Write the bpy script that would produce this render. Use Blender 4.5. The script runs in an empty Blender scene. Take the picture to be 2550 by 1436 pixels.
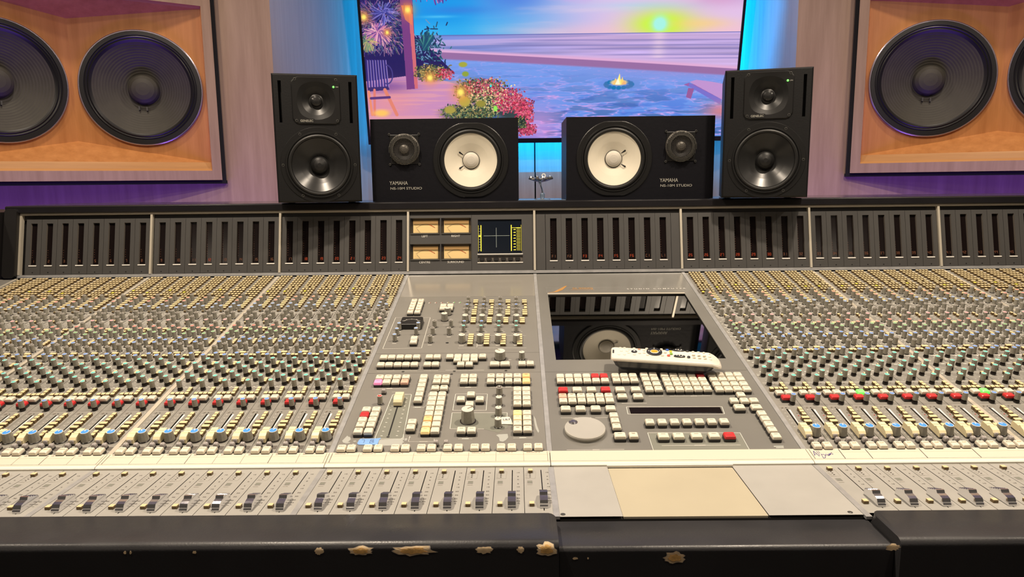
import bpy, bmesh, math, random
import numpy as np
from mathutils import Matrix, Vector
random.seed(7); rng = np.random.default_rng(7)
R = math.radians
SC = bpy.context.scene
COL = SC.collection

# ------------------------------------------------------------------ camera, light, exposure
FPX, PITCH, YAW, ROLL, CZ = 1758.88, 0.1506, -0.00761, -0.01085, 1.18704
_F = Vector((math.sin(YAW)*math.cos(PITCH), math.cos(YAW)*math.cos(PITCH), -math.sin(PITCH)))
_R0 = Vector((math.cos(YAW), -math.sin(YAW), 0)); _U0 = _R0.cross(_F)
_RR = math.cos(ROLL)*_R0 + math.sin(ROLL)*_U0; _UU = -math.sin(ROLL)*_R0 + math.cos(ROLL)*_U0
cam_d = bpy.data.cameras.new('camera'); cam = bpy.data.objects.new('camera', cam_d); COL.objects.link(cam)
cam.matrix_world = Matrix(((_RR.x, _UU.x, -_F.x, 0), (_RR.y, _UU.y, -_F.y, 0), (_RR.z, _UU.z, -_F.z, CZ), (0, 0, 0, 1)))
cam_d.sensor_width = 36; cam_d.lens = FPX/2550*36; cam_d.clip_start = 0.02; cam_d.clip_end = 50
cam_d.dof.use_dof = False
SC.camera = cam
def view_px(p):
    d = Vector(p) - Vector((0, 0, CZ)); z = d.dot(_F)
    if z < .05: return None
    return 1275 + FPX*d.dot(_RR)/z, 718 - FPX*d.dot(_UU)/z, z

wd = bpy.data.worlds.new('world'); SC.world = wd; wd.use_nodes = True
wd.node_tree.nodes['Background'].inputs[0].default_value = (.030, .024, .030, 1)
wd.node_tree.nodes['Background'].inputs[1].default_value = 1.0
SC.view_settings.view_transform = 'Standard'; SC.view_settings.look = 'None'
SC.view_settings.exposure = 0.0; SC.view_settings.gamma = 1; SC.view_settings.use_curve_mapping = False

PW = {'can_light_lamp': .44, 'violet_wash_lamp': .75, 'room_fill_lamp': .30, 'cyan_wall_lamp': .36}
def area(name, loc, aim, size, power, col, sy=None, spread=180, shape=None):
    l = bpy.data.lights.new(name, 'AREA'); l.energy = power*PW.get(name, .3); l.color = col; l.size = size
    l.shape = shape or ('RECTANGLE' if sy else 'DISK')
    if sy: l.size_y = sy
    l.spread = R(spread)
    o = bpy.data.objects.new(name, l); COL.objects.link(o); o.location = loc
    o.rotation_euler = (Vector(aim)-Vector(loc)).to_track_quat('-Z', 'Y').to_euler()
    return o
WARM = (1.0, .84, .66)
CEIL = 2.45
# (x, y, power, aim) of the can lights in the ceiling
CANS = [(-.60, 1.05, 44, (-.60, 1.05, .8)), (.74, 1.05, 44, (.74, 1.05, .8)), (-1.75, .95, 14, (-1.4, 1.2, .8)), (1.9, .95, 14, (1.5, 1.2, .8)), (-.62, .30, 7, (-.5, .9, .8)), (.76, .30, 7, (.64, .9, .8)),
        (-.65, -2.2, 4, (-.4, 1.0, .9)), (-2.5, -2.1, 4, (-1.0, 1.5, 1.0)), (2.6, -2.1, 4, (1.0, 1.5, 1.0)),
        (-.20, 2.45, 10, (-.7, 3.0, 1.4)), (.34, 2.45, 8, (.7, 3.0, 1.2)),  # pair added to light the curved walls and rim the speaker tops
        (-1.24, 2.02, 8, (-1.45, 2.4, 1.25)), (1.38, 2.02, 8, (1.59, 2.4, 1.25))]
for i, (x, y, p, aim) in enumerate(CANS):
    area('can_light_lamp', (x, y, CEIL-.012), aim if y < 3 else (x, y, 0), .085, p, WARM, spread=150 if y < 3 else 180)
VIOLET = (.25, .11, 1.0)
area('violet_wash_lamp', (-1.35, 2.06, .50), (-1.5, 2.6, 1.4), 1.3, 13, VIOLET, sy=.08)
area('violet_wash_lamp', (1.49, 2.06, .50), (1.6, 2.6, 1.4), 1.3, 13, VIOLET, sy=.08)
area('room_fill_lamp', (.07, -2.6, 2.35), (.07, 2.8, 1.3), 3.2, 16, (1.0, .74, .62), sy=.5)  # added fill, lifts the shadows on walls and speakers
CYAN = (0.0, .37, 1.0)
TVC = Vector((.170, 3.55, 1.375)); TVW, TVH, TVT = 1.79, 1.02, R(11.6)
area('cyan_wall_lamp', (-.70, 3.63, 1.86), (-1.0, 3.52, 1.86), .05, 3.4, CYAN, sy=.95)
area('cyan_wall_lamp', (1.03, 3.63, 1.86), (1.3, 3.40, 1.86), .05, 11, CYAN, sy=.95)
area('cyan_wall_lamp', (TVC.x, 3.600, 1.42), (TVC.x, 3.70, 1.20), 1.5, 28, CYAN, sy=.05)

# ------------------------------------------------------------------ materials
MATS = {}
def mat(name, col, rough=.5, metal=0, spec=.5, emit=None, es=0, noise=None, bump=None, coat=0, alpha=None):
    m = bpy.data.materials.new(name); m.use_nodes = True; nt = m.node_tree; b = nt.nodes['Principled BSDF']
    b.inputs['Base Color'].default_value = (*col, 1); b.inputs['Roughness'].default_value = rough
    b.inputs['Metallic'].default_value = metal; b.inputs['Specular IOR Level'].default_value = spec
    b.inputs['Coat Weight'].default_value = coat; b.inputs['Coat Roughness'].default_value = .08
    if emit: b.inputs['Emission Color'].default_value = (*emit, 1); b.inputs['Emission Strength'].default_value = es
    if noise:   # (scale, amount, roughness amount)
        tc = nt.nodes.new('ShaderNodeTexCoord'); n = nt.nodes.new('ShaderNodeTexNoise'); n.inputs['Scale'].default_value = noise[0]
        n.inputs['Detail'].default_value = 5
        nt.links.new(tc.outputs['Object'], n.inputs['Vector'])
        mr = nt.nodes.new('ShaderNodeMapRange'); mr.inputs[1].default_value = .3; mr.inputs[2].default_value = .7
        mr.inputs[3].default_value = 1-noise[1]; mr.inputs[4].default_value = 1+noise[1]
        nt.links.new(n.outputs['Fac'], mr.inputs[0])
        mx = nt.nodes.new('ShaderNodeVectorMath'); mx.operation = 'SCALE'; mx.inputs[0].default_value = col
        nt.links.new(mr.outputs[0], mx.inputs['Scale']); nt.links.new(mx.outputs[0], b.inputs['Base Color'])
    if bump:    # (scale, strength)
        n2 = nt.nodes.new('ShaderNodeTexNoise'); n2.inputs['Scale'].default_value = bump[0]; n2.inputs['Detail'].default_value = 4
        tc = nt.nodes.new('ShaderNodeTexCoord'); nt.links.new(tc.outputs['Object'], n2.inputs['Vector'])
        bp = nt.nodes.new('ShaderNodeBump'); bp.inputs['Strength'].default_value = bump[1]; bp.inputs['Distance'].default_value = .001
        nt.links.new(n2.outputs['Fac'], bp.inputs['Height']); nt.links.new(bp.outputs[0], b.inputs['Normal'])
    MATS[name] = m; return m
def wood(name, c1, c2, rough=.42, axis=2):
    m = bpy.data.materials.new(name); m.use_nodes = True; nt = m.node_tree; b = nt.nodes['Principled BSDF']
    tc = nt.nodes.new('ShaderNodeTexCoord'); mp = nt.nodes.new('ShaderNodeMapping')
    sc = [16, 16, 16]; sc[axis] = 1.1; mp.inputs['Scale'].default_value = sc
    nt.links.new(tc.outputs['Object'], mp.inputs['Vector'])
    n = nt.nodes.new('ShaderNodeTexNoise'); n.inputs['Scale'].default_value = 2.2; n.inputs['Detail'].default_value = 7; n.inputs['Roughness'].default_value = .62
    nt.links.new(mp.outputs[0], n.inputs['Vector'])
    r = nt.nodes.new('ShaderNodeValToRGB'); r.color_ramp.elements[0].position = .32; r.color_ramp.elements[1].position = .68
    r.color_ramp.elements[0].color = (*c1, 1); r.color_ramp.elements[1].color = (*c2, 1)
    nt.links.new(n.outputs['Fac'], r.inputs[0]); nt.links.new(r.outputs[0], b.inputs['Base Color'])
    b.inputs['Roughness'].default_value = rough; b.inputs['Specular IOR Level'].default_value = .35
    MATS[name] = m; return m
mat('panel', (.262, .252, .226), .42, noise=(35, .05))
mat('panel_plain', (.222, .213, .192), .38, noise=(12, .04))
mat('computer_panel', (.200, .195, .178), .27, noise=(12, .04))
mat('fader_panel', (.39, .38, .35), .42, noise=(20, .05))
mat('blank_panel', (.44, .43, .40), .40, noise=(20, .04))
mat('pad', (.50, .45, .33), .45, noise=(9, .04))
mat('green_grey', (.22, .225, .19), .45)
mat('seam', (.03, .028, .025), .6)
mat('alu', (.42, .42, .42), .34, metal=.25, noise=(60, .12))
mat('trim_cream', (.62, .57, .47), .38, metal=.25)
mat('knob_grey', (.34, .325, .275), .42, noise=(220, .12))
mat('rim', (.72, .70, .64), .35)
mat('black', (.012, .011, .011), .42)
mat('boot', (.016, .012, .011), .30)
mat('skirt', (.030, .028, .028), .40)
mat('cap_orange', (.80, .30, .17), .38); mat('cap_salmon', (.80, .25, .20), .38); mat('cap_pink', (.80, .33, .37), .38)
mat('cap_red', (.76, .17, .13), .38); mat('cap_green', (.22, .48, .20), .38); mat('cap_blue', (.14, .30, .76), .36)
mat('cap_paleblue', (.25, .40, .72), .36); mat('cap_teal', (.12, .60, .54), .36); mat('cap_dark', (.13, .115, .10), .35)
mat('cap_bright', (.07, .33, .88), .36); mat('cap_cream', (.74, .69, .58), .4); mat('cap_crimson', (.62, .07, .06), .4)
mat('white', (.85, .83, .78), .45); mat('print_white', (.74, .72, .66), .55); mat('print_dark', (.10, .09, .08), .6); mat('print_grey', (.35, .32, .27), .6)
mat('tan', (.77, .63, .36), .42); mat('tan_side_shade', (.15, .095, .035), .5)  # button sides painted far darker than the tops to give their shade
mat('tan_yellow', (.80, .66, .10), .4, emit=(.9, .75, .1), es=.25)
mat('key_cream', (.78, .72, .59), .38); mat('key_red', (.70, .035, .04), .36); mat('key_grey', (.42, .39, .38), .42)
mat('key_pink', (.90, .30, .50), .35, emit=(1, .3, .55), es=.45); mat('key_amber', (.88, .56, .26), .35, emit=(1, .50, .15), es=.20)
mat('key_yellow', (.90, .66, .28), .35, emit=(1, .70, .28), es=.42); mat('key_green', (.25, .85, .20), .35, emit=(.15, 1, .12), es=.75)
mat('key_blush', (.84, .50, .38), .38); mat('key_warm', (.92, .74, .48), .36, emit=(1, .7, .35), es=.15)
mat('legend', (.20, .17, .13), .6); mat('legend_orange', (.72, .25, .06), .6)
mat('fader_cream', (.86, .76, .48), .38); mat('chrome', (.82, .82, .84), .11, metal=.93)
mat('strip_card', (.70, .645, .53), .40); mat('strip_lip', (.66, .62, .52), .35)
mat('meter_panel', (.070, .068, .066), .42, noise=(14, .06)); mat('meter_side', (.14, .125, .11), .4)
mat('meter_glass', (.009, .006, .006), .16, spec=.16); mat('vu_face', (.80, .58, .26), .5, emit=(1, .66, .24), es=.08)
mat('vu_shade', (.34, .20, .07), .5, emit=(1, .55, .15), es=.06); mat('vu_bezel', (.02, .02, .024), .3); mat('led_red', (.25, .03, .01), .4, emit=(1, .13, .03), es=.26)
mat('led_dim', (.2, .09, .05), .4, emit=(.8, .2, .07), es=.05); mat('led_off', (.09, .03, .02), .35)
mat('scope_dark', (.008, .012, .02), .12); mat('scope_yellow', (.7, .6, .05), .4, emit=(1, .85, .08), es=.55); mat('scope_pale', (.4, .45, .4), .4, emit=(.6, .7, .6), es=.18)
mat('shelf_black', (.016, .015, .017), .28, noise=(8, .2)); mat('shelf_top', (.05, .05, .06), .12)
mat('gloss_panel', (.27, .255, .225), .16, spec=.55)
mat('screen_glass', (.19, .187, .178), .03, metal=1)
mat('gold_print', (.70, .36, .10), .4, metal=.3)
mat('spk_black', (.009, .009, .0095), .50, spec=.3, bump=(260, .25)); mat('spk_satin', (.012, .012, .012), .36, spec=.4)
mat('spk_cone', (.020, .020, .020), .28); mat('spk_rubber', (.012, .012, .012), .42); mat('spk_metal', (.12, .12, .11), .35, metal=.6)
mat('ash_black', (.006, .006, .009), .46, spec=.25, bump=(90, .35)); mat('white_cone', (.80, .74, .60), .62, noise=(30, .03)); mat('cap_white', (.62, .58, .50), .5)
mat('mesh_metal', (.13, .12, .105), .45, metal=.4); mat('spk_print', (.42, .41, .36), .5)
mat('led_green', (.1, .8, .1), .3, emit=(.12, 1, .08), es=3.0)
mat('jbl_cone', (.050, .045, .036), .62, noise=(30, .1)); mat('jbl_rim', (.45, .42, .50), .28, metal=.85)
mat('tv_bezel', (.012, .013, .018), .3); mat('gap', (.004, .004, .004), .8)
mat('remote_white', (.80, .76, .66), .35); mat('remote_dark', (.025, .028, .035), .3); mat('remote_btn', (.84, .77, .66), .4)
mat('r_orange', (.90, .36, .03), .4); mat('r_blue', (.05, .14, .55), .4); mat('r_yellow', (.80, .68, .05), .4); mat('r_green', (.25, .5, .06), .4); mat('r_red', (.75, .12, .08), .4)
mat('tape_blue', (.22, .42, .82), .6, noise=(60, .06)); mat('paper', (.80, .76, .62), .7); mat('ink', (.05, .06, .14), .6); mat('ink_violet', (.12, .08, .42), .6)
mat('scuff', (.42, .43, .40), .5)
mat('chip_wood', (.86, .66, .40), .8, noise=(60, .30), bump=(120, .6)); mat('chip_core', (.90, .54, .18), .8, noise=(90, .35), bump=(150, .8)); mat('chip_edge', (.50, .43, .36), .8)
mat('floor', (.03, .025, .022), .6); mat('ceiling_paint', (.26, .25, .24), .8); mat('wall_dark', (.05, .045, .05), .8)
mat('lamp_ring', (.6, .58, .55), .4); mat('plate_blue_reflection', (.35, .45, .6), .15, metal=.6); mat('glass_stem', (.5, .55, .62), .08, metal=.7)  # silver plate's blue reflection of the wall glow is put into its colour
wood('maple', (.35, .235, .155), (.47, .33, .225)); wood('maple_soffit_lit', (.50, .20, .060), (.64, .28, .095)); wood('maple_h_lit', (.52, .25, .09), (.66, .34, .13), axis=0); wood('maple_pale', (.40, .34, .29), (.48, .42, .36))  # the recess woods carry the warm orange lamp light in their colour
# armrest vinyl: scuffed, the wear is a noise in roughness and a light bump
m = mat('vinyl', (.034, .034, .037), .42); nt = m.node_tree; b = nt.nodes['Principled BSDF']
tc = nt.nodes.new('ShaderNodeTexCoord'); n = nt.nodes.new('ShaderNodeTexNoise'); n.inputs['Scale'].default_value = 14; n.inputs['Detail'].default_value = 8
nt.links.new(tc.outputs['Object'], n.inputs['Vector'])
mr = nt.nodes.new('ShaderNodeMapRange'); mr.inputs[1].default_value = .3; mr.inputs[2].default_value = .75; mr.inputs[3].default_value = .27; mr.inputs[4].default_value = .50
nt.links.new(n.outputs['Fac'], mr.inputs[0]); nt.links.new(mr.outputs[0], b.inputs['Roughness'])
n2 = nt.nodes.new('ShaderNodeTexNoise'); n2.inputs['Scale'].default_value = 420; nt.links.new(tc.outputs['Object'], n2.inputs['Vector'])
bp = nt.nodes.new('ShaderNodeBump'); bp.inputs['Strength'].default_value = .25; bp.inputs['Distance'].default_value = .0006
nt.links.new(n2.outputs['Fac'], bp.inputs['Height']); nt.links.new(bp.outputs[0], b.inputs['Normal'])
M = MATS

# ------------------------------------------------------------------ mesh helpers
class MB:
    """collects faces with materials, builds one mesh"""
    def __init__(s): s.v = []; s.f = []; s.m = []; s.mats = []; s.sm = []
    def mi(s, name):
        if name not in s.mats: s.mats.append(name)
        return s.mats.index(name)
    def add(s, vs, fs, m, smooth=False):
        o = len(s.v); s.v += [tuple(v) for v in vs]; k = s.mi(m)
        for f in fs: s.f.append(tuple(i+o for i in f)); s.m.append(k); s.sm.append(smooth)
    def box(s, x0, x1, y0, y1, z0, z1, m, bottom=True):
        vs = [(x0,y0,z0),(x1,y0,z0),(x1,y1,z0),(x0,y1,z0),(x0,y0,z1),(x1,y0,z1),(x1,y1,z1),(x0,y1,z1)]
        fs = [(4,5,6,7),(0,1,5,4),(1,2,6,5),(2,3,7,6),(3,0,4,7)] + ([(3,2,1,0)] if bottom else [])
        s.add(vs, fs, m)
    def quad(s, pts, m): s.add(pts, [tuple(range(len(pts)))], m)
    def rect(s, x0, x1, y0, y1, z, m): s.quad([(x0,y0,z),(x1,y0,z),(x1,y1,z),(x0,y1,z)], m)
    def line(s, a, b, w, z, m):
        dx, dy = b[0]-a[0], b[1]-a[1]; l = math.hypot(dx, dy) or 1; nx, ny = -dy/l*w/2, dx/l*w/2
        s.quad([(a[0]+nx,a[1]+ny,z),(a[0]-nx,a[1]-ny,z),(b[0]-nx,b[1]-ny,z),(b[0]+nx,b[1]+ny,z)], m)
    def outline(s, pts, w, z, m, close=True):
        n = len(pts)
        for i in range(n if close else n-1): s.line(pts[i], pts[(i+1) % n], w, z, m)
    def lathe(s, prof, seg, c=(0,0,0), mats=None, m='black', flute=0, smooth=True, cap=True, axis='z', ph=0, sx=1):
        """prof: list of (r, z). mats: a material per ring interval"""
        rings = []
        for r, z in prof:
            ring = []
            for k in range(seg):
                a = 2*math.pi*k/seg + ph; rr = r*(1-(flute if k % 2 else 0))
                x, y = rr*math.cos(a)*sx, rr*math.sin(a)
                if axis == 'z': p = (c[0]+x, c[1]+y, c[2]+z)
                else: p = (c[0]+x, c[1]-z, c[2]+y)      # axis along -y (towards the viewer)
                ring.append(p)
            rings.append(ring)
        for i in range(len(rings)-1):
            mm = mats[i] if mats else m
            s.add(rings[i]+rings[i+1], [(k, (k+1) % seg, seg+(k+1) % seg, seg+k) for k in range(seg)], mm, smooth)
        if cap: s.add(rings[-1], [tuple(range(seg))], mats[-1] if mats else m)
    def loft(s, rings, mats, cap=True, smooth=False, capmat=None):
        n = len(rings[0])
        for i in range(len(rings)-1):
            s.add(list(rings[i])+list(rings[i+1]), [(k, (k+1) % n, n+(k+1) % n, n+k) for k in range(n)], mats[min(i, len(mats)-1)], smooth)
        if cap: s.add(rings[-1], [tuple(range(n))], capmat or mats[-1])
    def xf(s, Mx):
        s.v = [tuple(Mx @ Vector(v)) for v in s.v]; return s
    def merge(s, o, Mx=None):
        vs = [tuple(Mx @ Vector(v)) for v in o.v] if Mx else o.v
        off = len(s.v); s.v += list(vs); mp = [s.mi(n) for n in o.mats]
        s.f += [tuple(i+off for i in f) for f in o.f]; s.m += [mp[k] for k in o.m]; s.sm += o.sm
    def mesh(s, name):
        me = bpy.data.meshes.new(name); me.from_pydata(s.v, [], s.f)
        for n in s.mats: me.materials.append(M[n])
        me.polygons.foreach_set('material_index', s.m); me.polygons.foreach_set('use_smooth', s.sm)
        me.update(); return me
WM = {}
def put(name, me, parent=None, Mx=None, label=None):
    o = bpy.data.objects.new(name, me); COL.objects.link(o); Mx = Mx or Matrix.Identity(4)
    if parent is not None:
        o.parent = parent; o.matrix_parent_inverse = WM[parent.name].inverted()
    o.matrix_basis = Mx; WM[o.name] = Mx
    if label: o['label'] = label
    return o
def thing(name, loc, label, cat, group=None, Mx=None):
    o = bpy.data.objects.new(name, None); COL.objects.link(o); o.empty_display_size = .05
    o.matrix_basis = Mx or Matrix.Translation(loc); WM[o.name] = o.matrix_basis.copy()
    o['label'] = label; o['category'] = cat
    if group: o['group'] = group
    return o
def struct(name, mb):
    o = put(name, mb.mesh(name)); o['kind'] = 'structure'; return o
def chamf(w, d, c, z, cx=0, cy=0):
    a, b_ = w/2, d/2
    return [(cx-a+c,cy-b_,z),(cx+a-c,cy-b_,z),(cx+a,cy-b_+c,z),(cx+a,cy+b_-c,z),(cx+a-c,cy+b_,z),(cx-a+c,cy+b_,z),(cx-a,cy+b_-c,z),(cx-a,cy-b_+c,z)]
_tc = {}
def text_mb(s, size, m, align='CENTER', bold=0, sx=1.0):
    """flat lettering as faces in the xy plane, centred at the origin"""
    key = (s, align)
    if key not in _tc:
        cu = bpy.data.curves.new('t', 'FONT'); cu.body = s; cu.size = 1; cu.align_x = align; cu.align_y = 'CENTER'; cu.resolution_u = 3; cu.offset = .006
        ob = bpy.data.objects.new('t', cu); COL.objects.link(ob)
        dg = bpy.context.evaluated_depsgraph_get(); me = bpy.data.meshes.new_from_object(ob.evaluated_get(dg))
        _tc[key] = ([tuple(v.co) for v in me.vertices], [tuple(p.vertices) for p in me.polygons])
        bpy.data.objects.remove(ob); bpy.data.curves.remove(cu); bpy.data.meshes.remove(me)
    vs, fs = _tc[key]; mb = MB(); mb.add([(x*size*sx, y*size, 0) for x, y, z in vs], fs, m); return mb
SEG = {'0':'abcdef','1':'bc','2':'abged','3':'abgcd','4':'fgbc','5':'afgcd','6':'afgedc','7':'abc','8':'abcdefg','9':'abcdfg','F':'aefg','C':'adef','L':'def','r':'eg'}
def seg7(mb, s, x, y, w, h, z, m, t=None):
    t = t or w*.2; gap = w*.45
    for ch in s:
        for q in SEG.get(ch, ''):
            a, b_, c, d = {'a':(x,y+h-t,x+w,y+h),'b':(x+w-t,y+h/2,x+w,y+h),'c':(x+w-t,y,x+w,y+h/2),'d':(x,y,x+w,y+t),'e':(x,y,x+t,y+h/2),'f':(x,y+h/2,x+t,y+h),'g':(x,y+h/2-t/2,x+w,y+h/2+t/2)}[q]
            mb.rect(a, c, b_, d, z, m)
        x += w+gap

# ------------------------------------------------------------------ console geometry
Ys, Zs, TI, ML, BT, BLEN, YB, ZF = .95648, .80689, .20438, .77806, 1.34129, .15529, .91839, .80
def frame(y, z, t): return Matrix.Translation((0, y, z)) @ Matrix.Rotation(t, 4, 'X')
MAIN = frame(Ys, Zs, TI); BRY, BRZ = Ys+ML*math.cos(TI), Zs+ML*math.sin(TI)
BRG = frame(BRY, BRZ, BT); FAD = frame(YB, ZF, 0)
XS = [-1.22758, -.90282, -.58390, -.26782, .04345, .40363, .71840, 1.03497, 1.35150]
TRW = .007; PIT = .03863
LEFT = [(-.90282-.3162, 1), (-.58390-.3162, 9), (-.26782-.3162, 17)]; RIGHT = [(.40363, 25), (.71840, 33), (1.03497, 41)]
def ch_x(b0, k): return b0 + TRW/2 + k*PIT + .0002
CHANS = [(ch_x(b, k), n+k) for b, n in LEFT+RIGHT for k in range(8)]
CHANS = [c for c in CHANS if c[0] < 1.30]
console = thing('mixing_console', (.068, 1.2, 0), 'large grey mixing console covered in knobs, keys and faders, with a dark meter bridge', 'mixing console')

# --- body below the panels
b = MB(); b.box(-1.36, 1.45, .93, 1.74, .62, .78, 'black')
b.add([(-1.36,.95,.70),(1.45,.95,.70),(1.45,1.74,.70),(-1.36,1.74,.70),(-1.36,.95,.795),(1.45,.95,.795),(1.45,1.70,.945),(-1.36,1.70,.945)],
      [(4,5,6,7),(0,1,5,4),(1,2,6,5),(2,3,7,6),(3,0,4,7)], 'black')
b.box(-1.36, 1.45, .76, .95, .62, .785, 'black')
for x in (-1.1, 1.2): b.box(x-.06, x+.06, 1.0, 1.7, 0, .62, 'black')
put('console_body', b.mesh('console_body'), console)
# --- meter bridge housing, shelf, cheek
nb = Vector((0, -math.sin(BT), math.cos(BT))); tb = Vector((0, math.cos(BT), math.sin(BT)))
b = MB(); p0 = Vector((0, BRY, BRZ)); yb0 = BRY+.006
prof = [(BRY+.012, BRZ-.16), (BRY+.012, BRZ-.002), (BRY+BLEN*tb.y+.012, 1.118), (1.97, 1.118), (1.97, BRZ-.16)]
b.add([(-1.245, y, z) for y, z in prof]+[(1.45, y, z) for y, z in prof], [(0,1,2,3,4),(9,8,7,6,5)]+[(i, 5+i, 5+(i+1) % 5, (i+1) % 5) for i in range(5)], 'black')
put('bridge_housing', b.mesh('bridge_housing'), console)
b = MB(); prof = [(1.750,1.1205),(1.745,1.123),(1.745,1.1365),(1.749,1.1390),(1.99,1.1390),(1.99,1.1205)]
n = len(prof); b.add([(-1.262, y, z) for y, z in prof]+[(1.47, y, z) for y, z in prof], [tuple(range(n)), tuple(range(2*n-1, n-1, -1))]+[(i, n+i, n+(i+1) % n, (i+1) % n) for i in range(n)], 'shelf_black')
put('bridge_shelf', b.mesh('bridge_shelf'), console)
b = MB(); b.rect(-1.255, 1.465, 1.753, 1.985, 1.1394, 'shelf_top'); put('shelf_surface', b.mesh('shelf_surface'), console)
b = MB(); outl = [(-.012,-.004),(-.012,.158),(.0,.170),(.03,.170),(.03,-.004)]
pr = chamf(.030, .172, .006, -.02, -1.2455, .083); pr2 = chamf(.030, .172, .006, .016, -1.2455, .083)
b.loft([pr, pr2], ['black']); put('bridge_cheek', b.xf(BRG).mesh('bridge_cheek'), console)
b = MB(); b.box(-1.62, -1.268, 1.30, 1.98, .60, 1.125, 'black'); b.box(-1.62,-1.268,1.45,1.75,.9,.96,'black'); put('side_wing', b.mesh('side_wing'), console)

# --- bridge trims
def annulus(poly, c, r, N=56):
    """ring of quads between a convex outline and a circle hole"""
    angs = sorted({2*math.pi*k/N for k in range(N)} | {math.atan2(y-c[1], x-c[0]) % (2*math.pi) for x, y in poly}); out = []
    for a in angs:
        dx, dy = math.cos(a), math.sin(a); best = None
        for i in range(len(poly)):
            (x0, y0), (x1, y1) = poly[i], poly[(i+1) % len(poly)]; ex, ey = x1-x0, y1-y0; den = dx*ey-dy*ex
            if abs(den) < 1e-12: continue
            t_ = ((x0-c[0])*ey-(y0-c[1])*ex)/den; u_ = ((x0-c[0])*dy-(y0-c[1])*dx)/den
            if t_ > 0 and -1e-6 <= u_ <= 1+1e-6 and (best is None or t_ < best): best = t_
        out.append((c[0]+dx*best, c[1]+dy*best))
    inn = [(c[0]+r*math.cos(a), c[1]+r*math.sin(a)) for a in angs]; n = len(angs)
    return out+inn, [(k, (k+1) % n, n+(k+1) % n, n+k) for k in range(n)]
def square(c, h): return [(c[0]-h,c[1]-h),(c[0]+h,c[1]-h),(c[0]+h,c[1]+h),(c[0]-h,c[1]+h)]
def trim(name, F, x0, x1, v0, v1, h0, h1, m): 
    mb = MB(); mb.box(x0, x1, v0, v1, h0, h1, m); return put(name, mb.mesh(name), console, F)
trim('top_rail', BRG, -1.232, 1.40, BLEN-.0005, BLEN+.0045, -.004, .0035, 'trim_cream')
trim('bottom_rail', BRG, -1.232, 1.40, -.001, .0062, -.004, .0030, 'alu')
for x in XS[:-1]: trim('bridge_divider', BRG, x-.0026, x+.0026, .006, BLEN, -.006, .0042, 'trim_cream')
trim('lip_shadow_strip', BRG, -1.225, 1.38, BLEN-.012, BLEN-.0005, -.012, -.006, 'black')  # black strip standing in for the shelf lip's shadow above the meters

# --- level meters
def meter_mesh(num, bright):
    mb = MB(); w = PIT-.0006; x0, x1 = .0003, .0003+w; wl, wr = .0115, .0275; v0, v1, vb, vt = .0075, BLEN-.0105, .0310, .1345
    for q in ((x0, wl, v0, v1), (wr, x1, v0, v1), (wl, wr, v0, vb), (wl, wr, vt, v1)): mb.rect(*q, 0, 'meter_panel')
    mb.quad([(x0,v0,0),(x1,v0,0),(x1,v0,-.003),(x0,v0,-.003)], 'meter_panel'); mb.quad([(x1,v1,0),(x0,v1,0),(x0,v1,-.003),(x1,v1,-.003)], 'meter_panel')
    d = -.0055
    mb.quad([(wl,vb,0),(wl,vt,0),(wl,vt,d),(wl,vb,d)], 'meter_side'); mb.quad([(wr,vt,0),(wr,vb,0),(wr,vb,d),(wr,vt,d)], 'meter_side')
    mb.quad([(wl,vt,0),(wr,vt,0),(wr,vt,d),(wl,vt,d)], 'meter_side'); mb.quad([(wl,vb,d),(wr,vb,d),(wr,vb,0),(wl,vb,0)], 'meter_side')
    mb.lathe([(.0017, .0002), (.0010, .0004)], 8, (.0195, .0125, 0), m='black')
    return mb.mesh('meter_panel')
mm = meter_mesh(0, 0)
g = MB(); g.rect(.0115, .0275, .031, .1345, -.0052, 'meter_glass'); glass_me = g.mesh('meter_window')
g = MB(); g.loft([chamf(.0195, .0026, .0008, .0001, .0193, .0290), chamf(.0195, .0026, .0008, .0014, .0193, .0290)], ['white']); bar_me = g.mesh('label_bar')
meters = [(ch_x(b_, k), str(n_+k)) for b_, n_ in LEFT+RIGHT for k in range(8)]
cen = ['F1','F2','F3','F4','F5','F6','C1','L1']
meters += [(.40363 - .3260 + .0385*k - .0068, cen[k]) for k in range(8)]
for x, s in meters:
    if x > 1.33: continue
    F = BRG @ Matrix.Translation((x, 0, 0)); pm = put('meter_panel', mm, console, F)
    put('meter_window', glass_me, pm, F); put('label_bar', bar_me, pm, F)
    px = view_px(F @ Vector((.02, .04, 0)))[0]; near = abs(px-1250) < 760
    g = MB(); mt = 'led_red' if near and s not in ('17','F1','F2','C1','L1','13','14','15','16','31','32') else 'led_dim'
    seg7(g, s, .0150, .0375, .0036, .0065, -.0048, mt, t=.0007)
    for k in range(12 if near else 4): g.rect(.0135, .0150, .0500+k*.0058, .0508+k*.0058, -.0048, 'led_dim' if k < 6 else 'led_off')
    put('channel_number', g.mesh('channel_number'), pm, F)
# blank at both ends of the computer bucket
for xa, xb in ((.0468, .0700), (.3795, .4005)):
    b = MB(); b.rect(xa, xb, .0075, BLEN-.0105, 0, 'meter_panel'); put('blank_meter_panel', b.mesh('blank_meter_panel'), console, BRG)

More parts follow.
